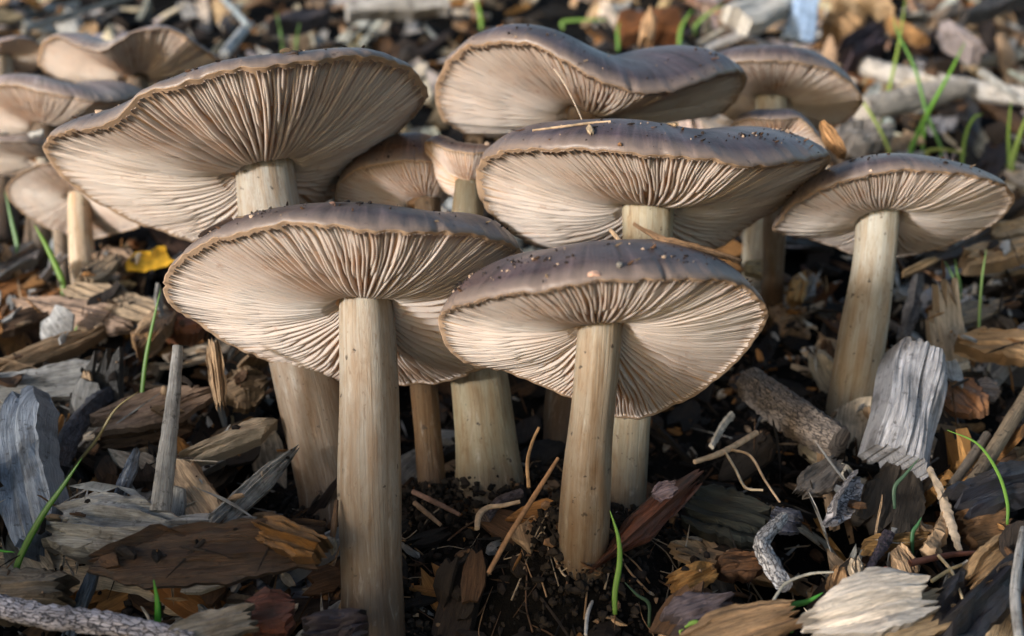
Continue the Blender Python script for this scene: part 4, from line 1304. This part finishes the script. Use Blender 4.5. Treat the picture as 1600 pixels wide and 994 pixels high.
PHI = (1 + 5 ** .5) / 2
OCT = np.array([(-1, PHI, 0), (1, PHI, 0), (-1, -PHI, 0), (1, -PHI, 0), (0, -1, PHI), (0, 1, PHI), (0, -1, -PHI), (0, 1, -PHI),
                (PHI, 0, -1), (PHI, 0, 1), (-PHI, 0, -1), (-PHI, 0, 1)]) / 1.9
OF = [(0, 11, 5), (0, 5, 1), (0, 1, 7), (0, 7, 10), (0, 10, 11), (1, 5, 9), (5, 11, 4), (11, 10, 2), (10, 7, 6), (7, 1, 8),
      (3, 9, 4), (3, 4, 2), (3, 2, 6), (3, 6, 8), (3, 8, 9), (4, 9, 5), (2, 4, 11), (6, 2, 10), (8, 6, 7), (9, 8, 1)]


def crumbs(name, pts, sizes, tints, label):
    V, F, Tn = [], [], []
    for i, (p, s_) in enumerate(zip(pts, sizes)):
        V.append(p + OCT * s_ * srng.uniform(.6, 1.25, (12, 1)) * srng.uniform(.55, 1.35, 3))
        Tn.append(np.repeat(tints[i][None], 12, 0))
        F += [tuple(j + 12 * i for j in f) for f in OF]
    V = np.vstack(V)
    o = link_mesh(name, V, F, [M['crumb']], tint=np.vstack(Tn), uv=V[:, :2], smooth=False)
    tag(o, label, 'soil crumbs', None, 'stuff')


pts, sz, tn = [], [], []
for k in range(16000):
    y = math.sqrt(srng.uniform(28 ** 2, 52 ** 2))
    x = srng.uniform(-.52, .52) * y
    p, nn, hit = drop(x, y)
    if hit and srng.random() < .82:
        continue
    pts.append(p + nn * .01)
    sz.append(min(.2, srng.lognormal(-3.0 if hit else -2.6, .55)))
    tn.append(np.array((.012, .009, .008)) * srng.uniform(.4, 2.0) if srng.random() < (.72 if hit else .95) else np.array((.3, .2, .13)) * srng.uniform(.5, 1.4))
for key, c in CAPS.items():
    b0 = c['base']
    if b0[1] > 40:
        continue
    for k in range(700):
        a, rr = srng.uniform(0, 2 * math.pi), c['rad'] * .8 + abs(srng.normal(0, .8))
        x, y = b0[0] + rr * math.cos(a), b0[1] + rr * math.sin(a)
        up_ = max(0, .75 - .55 * (rr - c['rad'])) * srng.random()
        pts.append(np.array([x, y, ground_z(x, y) + up_]))
        sz.append(min(.2, srng.lognormal(-2.6, .55)))
        tn.append(np.array((.013, .010, .008)) * srng.uniform(.4, 2.2) if srng.random() < .95 else np.array((.2, .12, .07)) * srng.uniform(.5, 1.4))
crumbs('soil_crumbs', pts, sz, tn, 'dark crumbs of soil between the stems')
pts, sz, tn = [], [], []
for key, cnt in (('A', 70), ('B', 150), ('C', 130), ('D', 130), ('E', 80), ('L', 80), ('F', 40), ('M', 30), ('N', 30)):
    cl = [(srng.uniform(math.pi * 1.05, math.pi * 1.95), srng.uniform(.78, .97)) for _ in range(7)]
    for k in range(cnt):
        a, rr = srng.uniform(math.pi * 1.02, math.pi * 1.98), srng.uniform(.72, .99)
        if srng.random() < .55:
            q0 = cl[srng.integers(len(cl))]
            a, rr = q0[0] + srng.normal(0, .07), min(.99, q0[1] + srng.normal(0, .03))
        p, n = CAPS[key]['top'](a, rr)
        pts.append(p + n * .01)
        sz.append(min(.10, srng.lognormal(-3.8, .6)))
        tn.append(np.array((.03, .022, .02)) if srng.random() < .75 else np.array((.5, .36, .26)) * srng.uniform(.5, 1.2))
crumbs('soil_specks', pts, sz, tn, 'specks of soil and wood dust on the mushroom caps')

SV, SF, SU, ST = [], [], [], []
off = 0
for key, cnt in (('A', 9), ('B', 14), ('C', 16), ('D', 12), ('E', 9), ('L', 12)):
    for k in range(cnt):
        p, n = CAPS[key]['top'](srng.uniform(math.pi * 1.05, math.pi * 1.95), srng.uniform(.75, .98))
        az = srng.uniform(0, 2 * math.pi)
        ax = nrm(np.cross(n, [math.sin(az), math.cos(az), .2]))
        L = srng.uniform(.1, .42)
        w = srng.uniform(.03, .09)
        V, F, uv = chip_geom(p + n * .03 - ax * L / 2, p + n * .03 + ax * L / 2, n, w, w * .5, 4, 3, .2, .7, .5, 0, 0, .008, r=srng)
        t = np.array([(.5, .36, .24), (.05, .035, .03), (.3, .16, .09)][srng.integers(3)]) * srng.uniform(.7, 1.2)
        SV.append(V)
        SU.append(uv)
        ST.append(np.repeat(t[None], len(V), 0))
        SF += [tuple(i + off for i in f) for f in F]
        off += len(V)
o = link_mesh('wood_dust', np.vstack(SV), SF, [M['wood']], tint=np.vstack(ST), uv=np.vstack(SU), smooth=False)
tag(o, 'tiny splinters stuck to the mushroom caps', 'wood dust', None, 'stuff')

# fine roots in the dark soil between the stems
SV, SF, SU, ST = [], [], [], []
off = 0
for k in range(150):
    px, py = srng.uniform(470, 1250), srng.uniform(700, 1000)
    c = og(px, py)
    pts = []
    az = srng.uniform(0, math.pi)
    for i in range(4):
        q0 = c + np.array([math.cos(az), math.sin(az) * .8, 0]) * (i - 1.5) * srng.uniform(.25, .6) + srng.normal(0, .08, 3)
        q0[2] = ground_z(q0[0], q0[1]) + srng.uniform(0, .35)
        pts.append(q0)
    rd = srng.uniform(.012, .035)
    V, F, uv = tube_geom(pts, [rd, rd * .9, rd * .5], 5, 10, 1, .2)
    t = np.array([(.3, .19, .11), (.12, .07, .045), (.42, .33, .24)][srng.integers(3)]) * srng.uniform(.5, 1.1)
    SV.append(V)
    SU.append(uv)
    ST.append(np.repeat(t[None], len(V), 0))
    SF += [tuple(i + off for i in f) for f in F]
    off += len(V)
o = link_mesh('fine_roots', np.vstack(SV), SF, [M['fibre']], tint=np.vstack(ST), uv=np.vstack(SU))
tag(o, 'fine roots threading the dark soil between the stems', 'roots', None, 'stuff')
